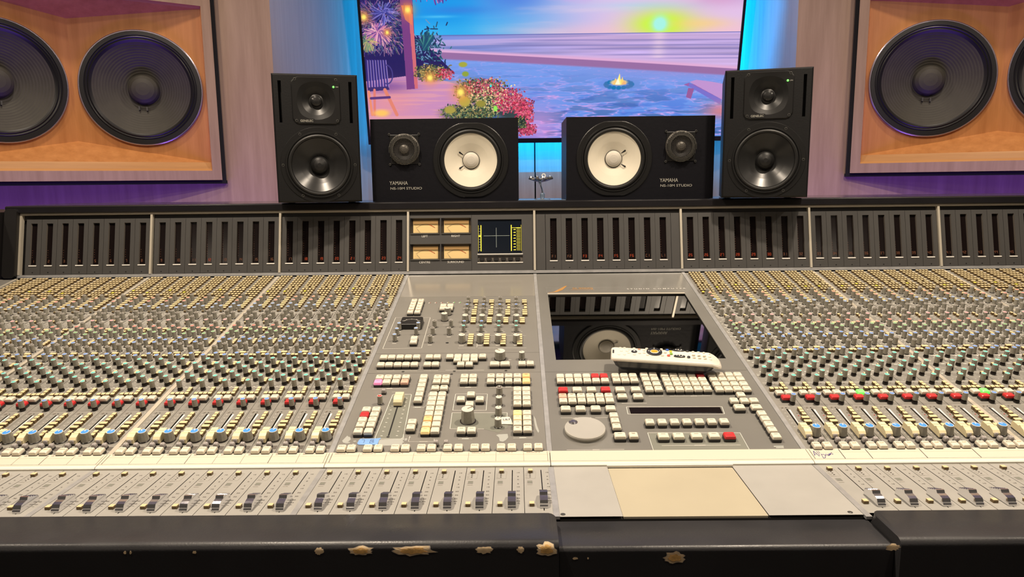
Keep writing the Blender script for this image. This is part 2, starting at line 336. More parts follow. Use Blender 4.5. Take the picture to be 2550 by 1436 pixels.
# --- VU meters and phase scope
def ringpanel(mb, x0, x1, y0, y1, holes, z, m):
    xs = sorted({x0, x1, *[h[0] for h in holes], *[h[1] for h in holes]}); ys = sorted({y0, y1, *[h[2] for h in holes], *[h[3] for h in holes]})
    for i in range(len(xs)-1):
        for j in range(len(ys)-1):
            cx, cy = (xs[i]+xs[i+1])/2, (ys[j]+ys[j+1])/2
            if not any(h[0] < cx < h[1] and h[2] < cy < h[3] for h in holes): mb.rect(xs[i], xs[i+1], ys[j], ys[j+1], z, m)
holes = [(-.2632,-.1890,.0990,.1380), (-.1868,-.1125,.0990,.1380), (-.2632,-.1890,.0345,.0735), (-.1868,-.1125,.0345,.0735)]
b = MB(); ringpanel(b, -.2645, -.1118, .0070, BLEN-.0105, holes, 0, 'meter_panel')
vup = put('vu_panel', b.mesh('vu_panel'), console, BRG)
for (x0, x1, y0, y1), s in zip(holes, ('LEFT','RIGHT','CENTRE','SURROUND')):
    g = MB(); d = -.010
    a = [(x0,y0,0),(x1,y0,0),(x1,y1,0),(x0,y1,0)]; c = [(x0+.0065,y0+.0042,d),(x1-.0060,y0+.0042,d),(x1-.0060,y1-.0050,d),(x0+.0065,y1-.0050,d)]
    g.add(a+c, [(k, (k+1) % 4, 4+(k+1) % 4, 4+k) for k in range(1, 4)], 'vu_bezel'); g.add(a+c, [(0,1,5,4)], 'spk_metal')
    g.box(x0+.001, x1-.001, y0-.0012, y0+.0008, 0, .0025, 'spk_metal')
    vm = put('vu_meter', g.mesh('vu_meter'), vup, BRG)
    g2 = MB(); fx0, fx1, fy0, fy1 = x0+.0065, x1-.006, y0+.0042, y1-.005; ws, hs = fx1-fx0, fy1-fy0
    g2.rect(fx0, fx1, fy0, fy1, d+.0005, 'vu_face')
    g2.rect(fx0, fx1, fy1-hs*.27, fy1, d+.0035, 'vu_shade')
    pts = [(fx0+ws*(.12+.76*t), fy0+hs*(.42+.30*math.sin(math.pi*t))) for t in np.linspace(0, 1, 13)]
    for i in range(12): g2.line(pts[i], pts[i+1], .0006 if i < 8 else .0011, d+.0012, 'legend' if i < 8 else 'led_red')
    g2.line((fx0+ws*.15, fy0+hs*.33), (fx0+ws*.29, fy0), .0009, d+.004, 'legend')
    g2.merge(text_mb(s, .0075, 'print_white'), Matrix.Translation(((x0+x1)/2-.001, y0-.0062, .0004)))
    o = put('dial_face', g2.mesh('dial_face'), vup, BRG)
b = MB(); hs = [(-.0958,.0120,.0487,.1331), (-.0965,.0145,.0275,.0428)]
ringpanel(b, -.1112, .0405, .0070, BLEN-.0105, hs, 0, 'meter_panel')
for x0, x1, y0, y1 in hs:
    a = [(x0,y0,0),(x1,y0,0),(x1,y1,0),(x0,y1,0)]; c = [(p[0],p[1],-.004) for p in a]
    b.add(a+c, [(k, (k+1) % 4, 4+(k+1) % 4, 4+k) for k in range(4)], 'meter_side')
b.rect(-.0965, .0145, .0275, .0428, -.004, 'meter_side')
b.box(-.0972, .0146, .0456, .0482, 0, .0014, 'rim'); b.box(-.0972, .0146, .0246, .0272, 0, .0014, 'rim')
sp = put('scope_panel', b.mesh('scope_panel'), console, BRG)
g = MB(); g.rect(-.0958, .0120, .0487, .1331, -.0035, 'scope_dark'); z = -.0030
g.line((-.0820,.0929), (-.0180,.0929), .0007, z, 'scope_pale'); g.line((-.0506,.0640), (-.0506,.1130), .0007, z, 'scope_pale')
for x in (-.0958+.0012, -.0882, -.0134, .0108): g.rect(x-.0013 if x > -.09 and x < 0 else x-.0004, x+.0009 if x > -.09 and x < 0 else x+.0004, .0548, .1195, z, 'scope_yellow')
g.rect(-.0945, -.0888, .0905, .0945, z, 'scope_yellow')
for k in range(9): g.rect(-.0935, -.0900, .0575+k*.0066, .0581+k*.0066, z, 'scope_pale')
for k in range(8):
    y = .0575+k*.0072; g.rect(-.0010, .0085, y+.003, y+.0040, z, 'scope_yellow'); g.quad([(-.0098,y,z),(-.0040,y-.0012,z),(-.0022,y,z),(-.0040,y+.0016,z)], 'scope_yellow'); g.rect(-.0005,.0085,y-.0006,y+.0003,z,'scope_yellow')
g.rect(-.0120, .0100, .1120, .1131, z, 'scope_yellow')
put('scope_screen', g.mesh('scope_screen'), sp, BRG)
for k in range(6):
    g = MB(); x = -.0862+k*.0176; g.loft([chamf(.0118,.0080,.0012,-.004,x,.0345), chamf(.0118,.0080,.0012,.0016,x,.0345), chamf(.0105,.0068,.0012,.0024,x,.0345)], ['black'])
    put('scope_button', g.mesh('scope_button'), sp, BRG)

# ------------------------------------------------------------------ control templates
def knob_mb(rt, rb, H, cap, seg=20, boot=0, side=None):
    mb = MB(); z0 = boot
    if boot:
        mb.lathe([(rb*1.0, 0), (rb*1.06, boot*.45), (rb*.95, boot*.8), (rb*.45, boot)], 14, m='boot', cap=False)
        mb.lathe([(rb*.40, boot*.8), (rb*.40, boot+.002)], 8, m='knob_grey', cap=False)
        z0 = boot+.001
        mb.lathe([(rb*.5, z0), (rb, z0+.0002), (rb, z0+.0012)], seg, m='knob_grey', cap=False)
    else:
        mb.lathe([(rb*1.10, 0), (rb*1.10, .0012), (rb*.98, .0016)], seg, m='boot', cap=False)
    top = z0+H
    mb.lathe([(rb, z0+.0010), (rt*1.02, top-.0012), (rt, top-.0004)], seg, m=side or 'knob_grey', cap=False, flute=.045, smooth=False)
    mb.lathe([(rt, top-.0004), (rt*.95, top), (rt*.84, top-.0001)], seg, mats=['rim','rim'], cap=False)
    mb.lathe([(rt*.84, top-.0001), (rt*.50, top+.0002)], seg, m=cap)
    dk = cap in ('cap_cream',)
    mb.add([(-rt*.10, 0, top+.0005), (rt*.10, 0, top+.0005), (rt*.10, rt*.93, top+.0003), (-rt*.10, rt*.93, top+.0003)], [(0,1,2,3)], 'legend' if dk else 'white')
    if not boot: mb.add([(-rt*.10, rt*1.015, top-.001), (rt*.10, rt*1.015, top-.001), (rt*.10, rb*1.03, z0+.002), (-rt*.10, rb*1.03, z0+.002)], [(3,2,1,0)], 'black')
    return mb
def key_mb(w, d, top, legend='bars', H=.0094):
    mb = MB(); c = min(w, d)*.07
    mb.loft([chamf(w*1.02,d*1.02,c,0), chamf(w*1.02,d*1.02,c,H*.48), chamf(w*.93,d*.93,c,H*.48)], ['skirt'], cap=False)
    mb.loft([chamf(w*.96,d*.96,c,H*.46), chamf(w*.97,d*.97,c,H*.72), chamf(w*.90,d*.89,c*1.3,H*.93), chamf(w*.80,d*.77,c*1.5,H)], [top], smooth=False)
    z = H+.0002
    if legend == 'bars': mb.rect(-w*.20, w*.20, d*.10, d*.15, z, 'legend')
    elif legend == 'bars2': mb.rect(-w*.22, w*.22, d*.16, d*.21, z, 'legend'); mb.rect(-w*.15, w*.16, d*.03, d*.07, z, 'legend')
    elif legend: mb.merge(text_mb(legend, .0032, 'legend_orange' if legend == 'CUT' else 'legend'), Matrix.Translation((0, d*.10, z)))
    return mb
def btn_mb(w, d, top='tan', H=.0054):
    mb = MB(); mb.loft([chamf(w,d,.00022,0), chamf(w,d,.00022,H*.88), chamf(w*.94,d*.94,.00025,H)], ['tan_side_shade', top], capmat=top); return mb
def small_key_mb(w, d, m='key_grey', H=.0085):
    mb = MB(); mb.loft([chamf(w*1.05,d*1.05,.0008,0), chamf(w*1.02,d*1.02,.0008,H*.35)], ['skirt'], cap=False)
    mb.loft([chamf(w*.98,d*.98,.001,H*.35), chamf(w*.95,d*.95,.001,H*.8), chamf(w*.75,d*.72,.001,H)], [m]); mb.rect(-w*.1, w*.1, -d*.05, d*.08, H+.0002, 'legend'); return mb
def cream_cap_mb(w=.0102):
    mb = MB(); pr = [(.0155,.002),(.0150,.0105),(.0140,.0120),(.0010,.0118),(-.0005,.0135),(-.0022,.0140),(-.0040,.0128),(-.0095,.0112),(-.0128,.0080),(-.0140,.0030),(-.0138,.002)]
    n = len(pr); a = w/2
    for i in range(n-1):
        (v0, h0), (v1, h1) = pr[i], pr[i+1]; mb.add([(-a,v0,h0),(a,v0,h0),(a,v1,h1),(-a,v1,h1)], [(0,3,2,1)], 'fader_cream')
    mb.add([(a, v, h) for v, h in pr], [tuple(range(n))[::-1]], 'fader_cream'); mb.add([(-a, v, h) for v, h in pr], [tuple(range(n))], 'fader_cream')
    mb.box(-a*.9, a*.9, -.0145, .0145, .0004, .002, 'skirt'); mb.rect(-a*.98, a*.98, .0060, .0064, .0121, 'legend'); return mb
def chrome_cap_mb(w=.0096):
    mb = MB(); pr = [(.0185,.0005),(.0182,.0060),(.0165,.0086),(.0150,.0080),(.0130,.0098),(.0110,.0092),(.0092,.0112),(.0070,.0106),(.0052,.0128),(.0030,.0122),(.0012,.0140),(-.0010,.0138),(-.0030,.0105),(-.0038,.0108),(-.0085,.0100),(-.0130,.0088),(-.0148,.0062),(-.0150,.0040),(-.0165,.0036),(-.0170,.0005)]
    n = len(pr); a = w/2; mb.add([(-a,v,h) for v,h in pr]+[(a,v,h) for v,h in pr], [(i, i+1, n+i+1, n+i) for i in range(n-1)], 'chrome', False)
    mb.add([(a, v, h) for v, h in pr], [tuple(range(n))[::-1]], 'chrome'); mb.add([(-a, v, h) for v, h in pr], [tuple(range(n))], 'chrome'); return mb
TPL = {}
def tpl(key, fn):
    if key not in TPL: mb = fn(); TPL[key] = (mb, mb.mesh(key.split('|')[0]))
    return TPL[key]
CTRL = {}            # kind -> list of (template key, matrix, parent)
def ctrl(kind, key, fn, F, u, v, parent, rot=0):
    tpl(key, fn); Mx = F @ Matrix.Translation((u, v, 0)) @ (Matrix.Rotation(rot, 4, 'Z') if rot else Matrix.Identity(4))
    q = view_px(Mx.translation)
    if not q or q[0] < -140 or q[0] > 2690 or q[1] > 1500: return
    CTRL.setdefault(kind, []).append((key, Mx, parent, q))
def knob(F, u, v, cap, parent, rt=.0040, rb=.0043, H=.0150, boot=0, rot=None, kind='rotary_knob'):
    rot = random.uniform(-2.2, 2.2) if rot is None else rot
    ctrl(kind, f'rotary_knob|{cap}{rt}{rb}{H}{boot}', lambda: knob_mb(rt, rb, H, cap, boot=boot), F, u, v, parent, rot)
def key(F, u, v, parent, w=.0136, d=.0140, top='key_cream', legend='bars', H=.0092, kind='key_button'):
    ctrl(kind, f'key|{w}{d}{top}{legend}{H}', lambda: key_mb(w, d, top, legend, H), F, u, v, parent)
def btn(F, u, v, parent, w=.0054, d=.0066, top='tan', H=.0054):
    ctrl('push_button', f'btn|{w}{d}{top}{H}', lambda: btn_mb(w, d, top, H), F, u, v, parent)

# ------------------------------------------------------------------ channel strips
KN = [(.0150,.612,'cap_dark'),(.0150,.592,'cap_orange'),(.0150,.5725,'cap_salmon'),(.0150,.553,'cap_paleblue'),(.0150,.534,'cap_paleblue'),(.0148,.515,'cap_dark'),
      (.0145,.4945,'cap_dark'),(.0302,.542,'cap_paleblue'),(.0312,.504,'cap_dark'),(.0312,.4835,'cap_dark'),(.0300,.465,'cap_pink'),(.0146,.4545,'cap_dark'),
      (.0152,.434,'cap_red'),(.0310,.4245,'cap_salmon'),(.0155,.415,'cap_green'),(.0300,.405,'cap_green'),(.0153,.396,'cap_green'),(.0155,.376,'cap_blue'),
      (.0305,.368,'cap_blue'),(.0148,.357,'cap_blue'),(.0287,.348,'cap_dark'),(.0128,.338,'cap_dark'),(.0285,.307,'cap_blue')]
KB = [(.0118,.2925,'cap_blue'),(.0273,.2765,'cap_teal'),(.0113,.2590,'cap_teal'),(.0277,.2435,'cap_teal'),(.0122,.2248,'cap_teal'),(.0278,.2100,'cap_teal'),(.0120,.1932,'cap_teal'),(.0268,.1290,'cap_blue')]
BT_ = [(.0098+.0075*c, v, .0053) for v in (.7546,.7412,.7286,.7160,.7031,.6905) for c in range(4)]
BT_ += [(.0133,.678,.0098),(.0288,.678,.0098)] + [(.0094+.0077*c, v, .0052) for v in (.6660,.6521,.6389) for c in range(4)]
BT_ += [(.0090,.6230,.0052),(.0250,.6259,.0052),(.0323,.6259,.0052)] + [(.0292, v, .0105) for v in (.612,.600,.589,.578,.567,.556)] + [(.0300,.541,.0045)]
BT_ += [(.0212,.4865,.0048),(.0215,.476,.0048),(.0330,.443,.0098),(.0338,.431,.0050),(.0338,.388,.0052),(.0338,.380,.0052),(.0338,.372,.0052),
        (.0297,.3301,.0115),(.0321,.3203,.0060),(.0104,.3190,.0055),(.0174,.3182,.0055),
        (.0315,.2885,.0055),(.0317,.2810,.0050),(.0314,.2559,.0055),(.0316,.2488,.0050),(.0314,.2234,.0055),(.0318,.2156,.0050),
        (.0309,.1903,.0058),(.0312,.1824,.0058),(.0319,.1736,.0058),(.0242,.1733,.0058),(.0167,.1734,.0058),(.0088,.1731,.0058),
        (.0306,.1080,.0060),(.0302,.1000,.0060),(.0305,.0915,.0060),(.0288,.0812,.0112),(.0286,.0706,.0112),(.0304,.0569,.0060),(.0306,.0490,.0056)]
def strip_mesh():
    mb = MB(); w = PIT-.0007; v0, v1 = -.0035, .7660
    sx0, sx1, sv0, sv1 = .0117, .0138, .020, .1140
    ringpanel(mb, .0002, .0002+w, v0, v1, [(sx0, sx1, sv0, sv1)], 0, 'panel')
    mb.rect(sx0, sx1, sv0, sv1, -.004, 'black')
    for x in (.0002, .0002+w): mb.quad([(x,v0,0),(x,v1,0),(x,v1,-.003),(x,v0,-.003)], 'panel')
    mb.quad([(.0002,v0,-.003),(.0002+w,v0,-.003),(.0002+w,v0,0),(.0002,v0,0)], 'panel')
    z = .00025
    rnd = random.Random(3)
    v = .196
    while v < .560:                          # small white legends between the controls
        if v < .30 or v > .205:
            a = .0030
            while a < .034:
                l = rnd.uniform(.0022, .0060)
                if rnd.random() < (.62 if v > .33 else .30): mb.rect(a, min(a+l, .0368), v, v+rnd.choice([.0008, .0014, .0022]), z-.00004, 'print_white')
                a += l+rnd.uniform(.0012, .0040)
        v += .0062
    for a, v, c in KN:                       # printed scales round the knobs
        if v > .56: continue
        mb.rect(a-.0045, a+.0045, v-.0092, v-.0080, z, 'print_white')
        for s in (-1, 1):
            mb.rect(a+s*.0072-.0009, a+s*.0072+.0009, v-.0012, v+.0002, z, 'print_white'); mb.rect(a+s*.0066-.0008, a+s*.0066+.0008, v-.0064, v-.0052, z, 'print_white')
    for a, v, c in KB[:-1]: mb.rect(a-.0075, a-.0050, v-.005, v-.0040, z, 'print_white'); mb.rect(a+.0052, a+.0075, v-.0035, v-.0028, z, 'print_white')
    for v in (.300,.2660,.2330,.2010,.1985,.1670,.1640): mb.rect(.003, .0365, v-.0003, v+.0003, z, 'print_white')
    mb.outline([(.0035,.1215),(.0345,.1215),(.0345,.0530),(.0315,.0500),(.020,.0500)], .0005, z, 'print_white', close=False)
    mb.quad([(.0148,.1115,z),(.0176,.1115,z),(.0150,.0560,z),(.0146,.0560,z)], 'white')
    for k in range(9): v = .1110-.0098*k; mb.rect(.0048, .0066, v-.0005, v+.0005, z, 'print_white'); mb.rect(.0076, .0110, v-.0002, v+.0002, z, 'print_white')
    mb.rect(.0298, .0370, .0125, .0212, z, 'meter_side'); mb.outline([(.0050,.0235),(.0372,.0235)], .0004, z, 'print_white', close=False); mb.line((.0298,.0105), (.0372,.0105), .0004, z, 'print_white')
    mb.outline([(.0235,.5290),(.0365,.5290),(.0365,.4920),(.0250,.4920)], .0005, z, 'print_white', close=False)
    for a, v in ((.0345,.5230),(.0345,.5130)): mb.rect(a-.0015, a+.0012, v-.006, v+.003, z, 'meter_side')
    for a, v in ((.0208,.461),(.0208,.453),(.0075,.1185),(.0065,.1165),(.0182,.1995),(.0222,.1965),(.0240,.1010),(.0235,.0930),(.0235,.0845),(.0235,.0640)): mb.rect(a-.0009, a+.0009, v-.0009, v+.0009, z+.0003, 'cap_crimson' if (v*1000) % 3 < 1 else 'legend')
    mb.lathe([(.0012, .0002), (.0009, .0004)], 8, (.0129, .1175, 0), m='seam')
    mb.rect(.0005, .0050, .6260, .6480, z, 'meter_side'); mb.rect(.0355, .0386, .6260, .6480, z, 'meter_side')
    for v in (.34, .33): mb.rect(.020, .0365, v+.008, v+.0085, z, 'print_white')
    return mb.mesh('channel_strip')
STRIP = strip_mesh()
LIT_Y = set()
for x, num in CHANS:
    F = MAIN @ Matrix.Translation((x, 0, 0)); st = put('channel_strip', STRIP, console, F)
    for i, (a, v, c) in enumerate(KN): knob(F, a, v, c, st, rot=random.gauss(0, .5) if i > 2 else 0)
    for a, v, c in KB: knob(F, a, v, c, st, boot=.0050, H=.0125, rot=random.choice([-2.3, -.8, 0, .3, 2.2]) if c == 'cap_teal' else random.gauss(0, .3))
    yel = random.choice([26, 27, 31, 30, 38]) if random.random() < .7 else -1
    for i, (a, v, w) in enumerate(BT_): btn(F, a, v, st, w=w, top='tan_yellow' if i == yel else 'tan')
    key(F, .0147, .1545, st, .0125, .0125, legend='bars'); key(F, .0297, .1545, st, .0125, .0125, top='key_green' if num in (28, 33) else 'key_cream', legend='bars')
    key(F, .0203, .1390, st, .0150, .0115, top='key_red', legend='bars')
    key(F, .0135, .0012, st, .0118, .0140, legend='SOLO'); key(F, .0283, .0012, st, .0118, .0140, legend='CUT')
    for a, v in ((.0122,.0290),(.0119,.0175),(.0270,.0173)): ctrl('mode_key', 'mode_key|', lambda: small_key_mb(.0070, .0072), F, a, v, st)
    knob(F, .0268, .0385, 'cap_bright', st, rt=.0062, rb=.0080, H=.0160, rot=random.gauss(0, .25), kind='level_knob')
    ctrl('small_fader_cap', 'small_fader_cap|', cream_cap_mb, F, .0128, .0400, st)
# trims between buckets on the main surface
for x in XS[:-1]:
    wide = x in (XS[3], XS[4], XS[5])
    mb = MB(); a = .0036
    mb.box(x-a, x+a, -.0035, ML-.010, -.003, .0010, 'alu' if wide else 'trim_cream')
    put('divider_strip', mb.mesh('divider_strip'), console, MAIN)
    if -.95 < x < .8:
        mb = MB(); mb.box(x-a, x+a, -.150 if x != XS[4] else -.1445, .0, -.003, .0006, 'alu'); put('divider_strip', mb.mesh('divider_strip'), console, FAD)
b = MB(); b.box(-1.60, XS[0]-.004, -.0035, .766, -.006, 0, 'panel_plain'); put('end_panel', b.mesh('end_panel'), console, MAIN)

# ------------------------------------------------------------------ centre section left (monitor and group panel)
X0, X1 = XS[3]+.0038, XS[4]-.0038
def panel(name, x0, x1, v0, v1, m, F=MAIN, extra=None, holes=()):
    mb = MB(); ringpanel(mb, x0, x1, v0, v1, holes, 0, m)
    for q in (((x0,v0),(x1,v0)), ((x1,v0),(x1,v1)), ((x1,v1),(x0,v1)), ((x0,v1),(x0,v0))):
        mb.quad([(q[0][0],q[0][1],-.003),(q[1][0],q[1][1],-.003),(q[1][0],q[1][1],0),(q[0][0],q[0][1],0)], m)
    for h in holes: mb.rect(h[0], h[1], h[2], h[3], -.004, 'black')
    if extra: extra(mb)
    return put(name, mb.mesh(name), console, F)
def scratch(mb, u0, u1, v0, v1, n, m='scuff', seed=1):
    rn = random.Random(seed)
    for _ in range(n):
        u, v = rn.uniform(u0, u1), rn.uniform(v0, v1); r = rn.uniform(.0006, .0022); k = 7
        mb.quad([(u+r*math.cos(6.283*i/k)*rn.uniform(.5, 1.6), v+r*math.sin(6.283*i/k)*rn.uniform(.4, 1.2), .0001+rn.random()*.0001) for i in range(k)], m)
def blob(mb, pts, m, z=.00022): mb.quad([(p[0], p[1], z) for p in pts], m)
blk = panel('blank_panel', X0, X1, .6195, ML-.010, 'gloss_panel')
def ex_top(mb):
    z = .0003
    mb.outline([(-.2544,.5003),(-.1819,.4986),(-.1817,.3494),(-.2547,.3479)], .0008, z, 'print_white')
    for v in (.4560, .4010): mb.line((-.118, v+.004), (.016, v+.001), .0006, z, 'print_white')
    mb.line((-.113,.3480), (-.080,.3480), .0007, z, 'print_white'); mb.line((-.075,.3480), (.016,.3465), .0007, z, 'print_white'); mb.line((-.0775,.398), (-.0775,.350), .0007, z, 'print_white')
    for u, v in ((-.1998,.4275),(-.1988,.4005),(-.2367,.4275),(-.2367,.4000),(-.2370,.372),(-.1673,.437),(-.1343,.438),(-.1669,.401),(-.1346,.400),(-.1678,.3635)): mb.rect(u-.004, u+.004, v-.0015, v-.0002, z, 'print_white')
    mb.line((-.152,.4590), (-.130,.4590), .0007, z, 'print_white')
    for j, x in enumerate((-.1072,-.0725,-.0375,-.0029)):
        for v in (.570,.545,.525,.507,.460,.430,.411): mb.rect(x-.009, x-.006, v, v+.001, z, 'print_white'); mb.rect(x+.0062, x+.0092, v-.003, v-.002, z, 'print_white')
        mb.rect(x-.0045, x+.0045, .3575, .3590, z, 'print_white'); mb.rect(x+.007, x+.012, .421, .422, z, 'print_white')
    mb.lathe([(.0030,.0002),(.0026,.0003)], 12, (-.1353,.3726,0), m='black')
    for k, (u, c) in enumerate(zip((-.1916,-.1782,-.1651,-.1513,-.1384,-.1253), ('cap_salmon','cap_salmon','cap_red','tan_yellow','key_green','key_green'))): mb.rect(u-.0012, u+.0012, .5815, .5830, z+.0004, c); mb.rect(u-.0030, u-.0016, .579, .585, z, 'print_white')
tp = panel('monitor_panel', X0, X1, .3272, .6190, 'panel_plain', extra=ex_top)
def ex_mid(mb):
    z = .0003
    for a, c in ((-.249,-.178),(-.166,-.141),(-.128,-.060)): mb.line((a,.2565), (c,.2560), .0007, z, 'print_white')
    for u in (-.2022,-.1120,-.0214): mb.lathe([(.0026,.0003),(.0018,.0005)], 10, (u,.2535,0), m='seam')
    mb.rect(-.017, -.012, .296, .297, z, 'print_white'); mb.rect(.015, .020, .2935, .2945, z, 'print_white')
mp_ = panel('routing_panel', X0, X1, .2480, .3266, 'panel_plain', extra=ex_mid)
def ex_low(mb):
    z = .0003
    blob(mb, [(-.2095,.0360),(-.1743,.0360),(-.1690,.0410),(-.1745,.1700),(-.1765,.1712),(-.2050,.1712),(-.2070,.1695),(-.2110,.0405)], 'green_grey', .00015)
    mb.outline([(-.2100,.0365),(-.1735,.0365),(-.1705,.0400),(-.1762,.1700),(-.1775,.1712),(-.2055,.1712),(-.2070,.1696),(-.2120,.0400)], .0009, z, 'print_white')
    for k in range(10): v = .158-.0125*k; mb.rect(-.2030-.0002*k, -.2000-.0002*k, v-.0006, v+.0006, z, 'print_white'); mb.rect(-.1838+.0002*k, -.1808+.0002*k, v-.0006, v+.0006, z, 'print_white')
    mb.rect(-.1940, -.1918, .0455, .1600, .00035, 'gap'); mb.lathe([(.0024,.0003),(.0016,.0004)], 10, (-.1932,.0425,0), m='seam')
    mb.outline([(-.1032,.1707),(-.0509,.1697),(-.0510,.1170),(-.1037,.1179)], .0008, z, 'print_white')
    blob(mb, [(-.1032,.1106),(-.0178,.1091),(-.0160,.066),(-.030,.052),(-.0553,.0630),(-.1026,.0640)], 'green_grey', .00015)
    mb.outline([(-.0178,.0950),(-.0178,.1091),(-.1041,.1106),(-.1034,.0636),(-.0930,.0632)], .0008, z, 'print_white', close=False); mb.line((-.062,.0626), (-.052,.0624), .0007, z, 'print_white')
    for a, c, v in ((-.245,-.187,.1905),(-.0985,-.070,.1930),(-.0480,.0150,.1930),(-.0890,-.068,.0350),(-.008,.020,.0365),(-.168,-.153,.1275)): mb.line((a,v), (c,v), .0007, z, 'print_white'); mb.rect((a+c)/2-.005, (a+c)/2+.005, v-.0006, v+.0016, z, 'print_white')
    mb.outline([(-.210,.1790),(-.190,.1790),(-.190,.1760)], .0006, z, 'print_white', close=False)
    mb.outline([(-.153,.1275),(-.1475,.1300),(-.1475,.1750),(-.1450,.1780),(-.1410,.1780)], .0006, z, 'print_white', close=False)
    mb.outline([(-.1612,.0440),(-.1612,.0300),(-.1600,.0290),(-.1240,.0290),(-.1240,.0360)], .0006, z, 'print_white', close=False); mb.rect(-.145, -.133, .0283, .0297, z, 'print_white')
    # worn paint and old tape residue
    blob(mb, [(-.2570,.0390),(-.2545,.0470),(-.2525,.0440),(-.2490,.0430),(-.2470,.0360),(-.2490,.0310),(-.2530,.0270),(-.2565,.0280),(-.2590,.0330)], 'scuff')
    blob(mb, [(-.2050,.0350),(-.1700,.0370),(-.1690,.0200),(-.2040,.0190)], 'scuff', .00018)
    scratch(mb, -.256, -.236, .018, .035, 16, seed=4); scratch(mb, -.176, -.160, .022, .042, 22, seed=5)
    blob(mb, [(-.0335,.0450),(-.0300,.0470),(-.0230,.0475),(-.0165,.0480),(-.0155,.0380),(-.0190,.0310),(-.0230,.0270),(-.0280,.0290),(-.0290,.0380)], 'scuff')
    blob(mb, [(.0235,.100),(.0262,.090),(.0280,.070),(.0305,.055),(.0290,.050),(.0255,.062),(.0240,.080)], 'scuff')
    for u in (-.116, -.030): mb.lathe([(.0026,.0003),(.0018,.0005)], 10, (u,.2420,0), m='seam')
    mb.lathe([(.0020,.0003),(.0014,.0005)], 10, (-.1120,.0075,0), m='seam')
lp = panel('group_panel', X0, X1, -.0035, .2474, 'panel_plain', extra=ex_low, holes=[(-.1940,-.1918,.0455,.1600)])
for u in (-.2255, -.2105):
    for v in (.5793,.5627,.5475,.5322,.5145): key(MAIN, u, v, tp, .0128, .0142, legend='bars2')
for u in (-.1590, -.1440):
    for v in (.5486,.5330): key(MAIN, u, v, tp)
for u, v in ((-.1992,.3807),(-.1984,.3640)): key(MAIN, u, v, tp, .0136, .0150)
# round ammeter box
b = MB(); b.loft([chamf(.0440,.0400,.0015,0,-.2148,.4570), chamf(.0425,.0385,.0015,.0110,-.2148,.4570), chamf(.0405,.0365,.002,.0118,-.2148,.4570)], ['black'])
put('meter_box', b.mesh('meter_box'), tp, MAIN)
b = MB()
for k in range(13):
    a = R(20+k*140/12); l0, l1 = .014, (.0168 if k % 3 else .019); b.line((-.2148+l0*math.cos(a), .4500+l0*math.sin(a)*.8), (-.2148+l1*math.cos(a), .4500+l1*math.sin(a)*.8), .0009, .0120, 'print_white')
put('dial_scale', b.mesh('dial_scale'), tp, MAIN)
for u, v in ((-.1465,.5135),(-.1505,.4830)): knob(MAIN, u, v, 'cap_cream', tp, rt=.0063, rb=.0072, H=.0165, rot=.1)
for u, v in ((-.1673,.4480),(-.1343,.4490),(-.1669,.4120),(-.1346,.4110),(-.1678,.3745)): knob(MAIN, u, v, 'cap_dark', tp)
for u, v in ((-.2367,.4375),(-.1984,.4385),(-.2367,.4105),(-.1995,.4120),(-.2370,.3825)): knob(MAIN, u, v, 'cap_paleblue', tp, rot=0)
for j, x in enumerate((-.1072,-.0725,-.0375,-.0029)):
    dv = -.0009*j
    for v, c in ((.5800,'cap_dark'),(.5570,'cap_dark'),(.5385,'cap_blue'),(.5150,'cap_dark'),(.4475,'cap_blue' if j < 2 else 'cap_teal'),(.4245,'cap_teal')): knob(MAIN, x, v+dv, c, tp, rt=.0036, rb=.0040, H=.0140)
    for v in (.4725, .3745): knob(MAIN, x+.0004, v+dv, 'cap_cream', tp, rt=.0062, rb=.0072, H=.0165)
    o1 = (-.0914,-.0566,-.0208,.0150)[j]
    for v in (.5836,.5731,.5265,.5156,.5052): btn(MAIN, o1+.0002, v+dv, tp, w=.0104, d=.0070)
    for v in (.5578,.5384+.007,.5384): btn(MAIN, o1+.0020, v+dv, tp, w=.0062, d=.0064)
    o2 = (-.0908,-.0578,-.0242,.0094)[j]
    for v in (.4836,.4735,.4641): btn(MAIN, o2, v+dv, tp, w=.0104, d=.0070)
    o3 = (-.0907,-.0598,-.0282,.0034)[j]
    for v in (.3997,.3898,.3800,.3697,.3592): btn(MAIN, o3, v+dv, tp, w=.0104, d=.0070)
for u in (-.2435,-.2290,-.2136,-.1989,-.1838,-.1608,-.1465): key(MAIN, u, .2980, mp_); key(MAIN, u, .2683, mp_)
for u in (-.1235,-.1089,-.0941,-.0793,-.0641): key(MAIN, u, .2986, mp_)
for u in (-.1091,-.0940,-.0790): key(MAIN, u, .2847, mp_)
for u in (-.1016,-.0867): key(MAIN, u, .2672, mp_, legend='bars' if u < -.09 else '')
for u in (-.0415,-.0229): key(MAIN, u, .2674, mp_, w=.0175)
for u in (.0071,.0217): key(MAIN, u, .2679, mp_)
knob(MAIN, -.0325, .3010, 'cap_cream', mp_, rt=.0092, rb=.0100, H=.0165, rot=.8, kind='monitor_knob'); knob(MAIN, .0070, .2985, 'cap_cream', mp_, rt=.0050, rb=.0056, H=.0150)
for i, u in enumerate((-.2365,-.2222,-.2070,-.1917)): key(MAIN, u, .2193, lp, legend='bars2'); key(MAIN, u, .2026, lp, top=('key_pink','key_cream','key_cream','key_blush')[i])
for v in (.2197,.2043,.1892,.1735,.1580,.1412): key(MAIN, -.1612, v, lp)
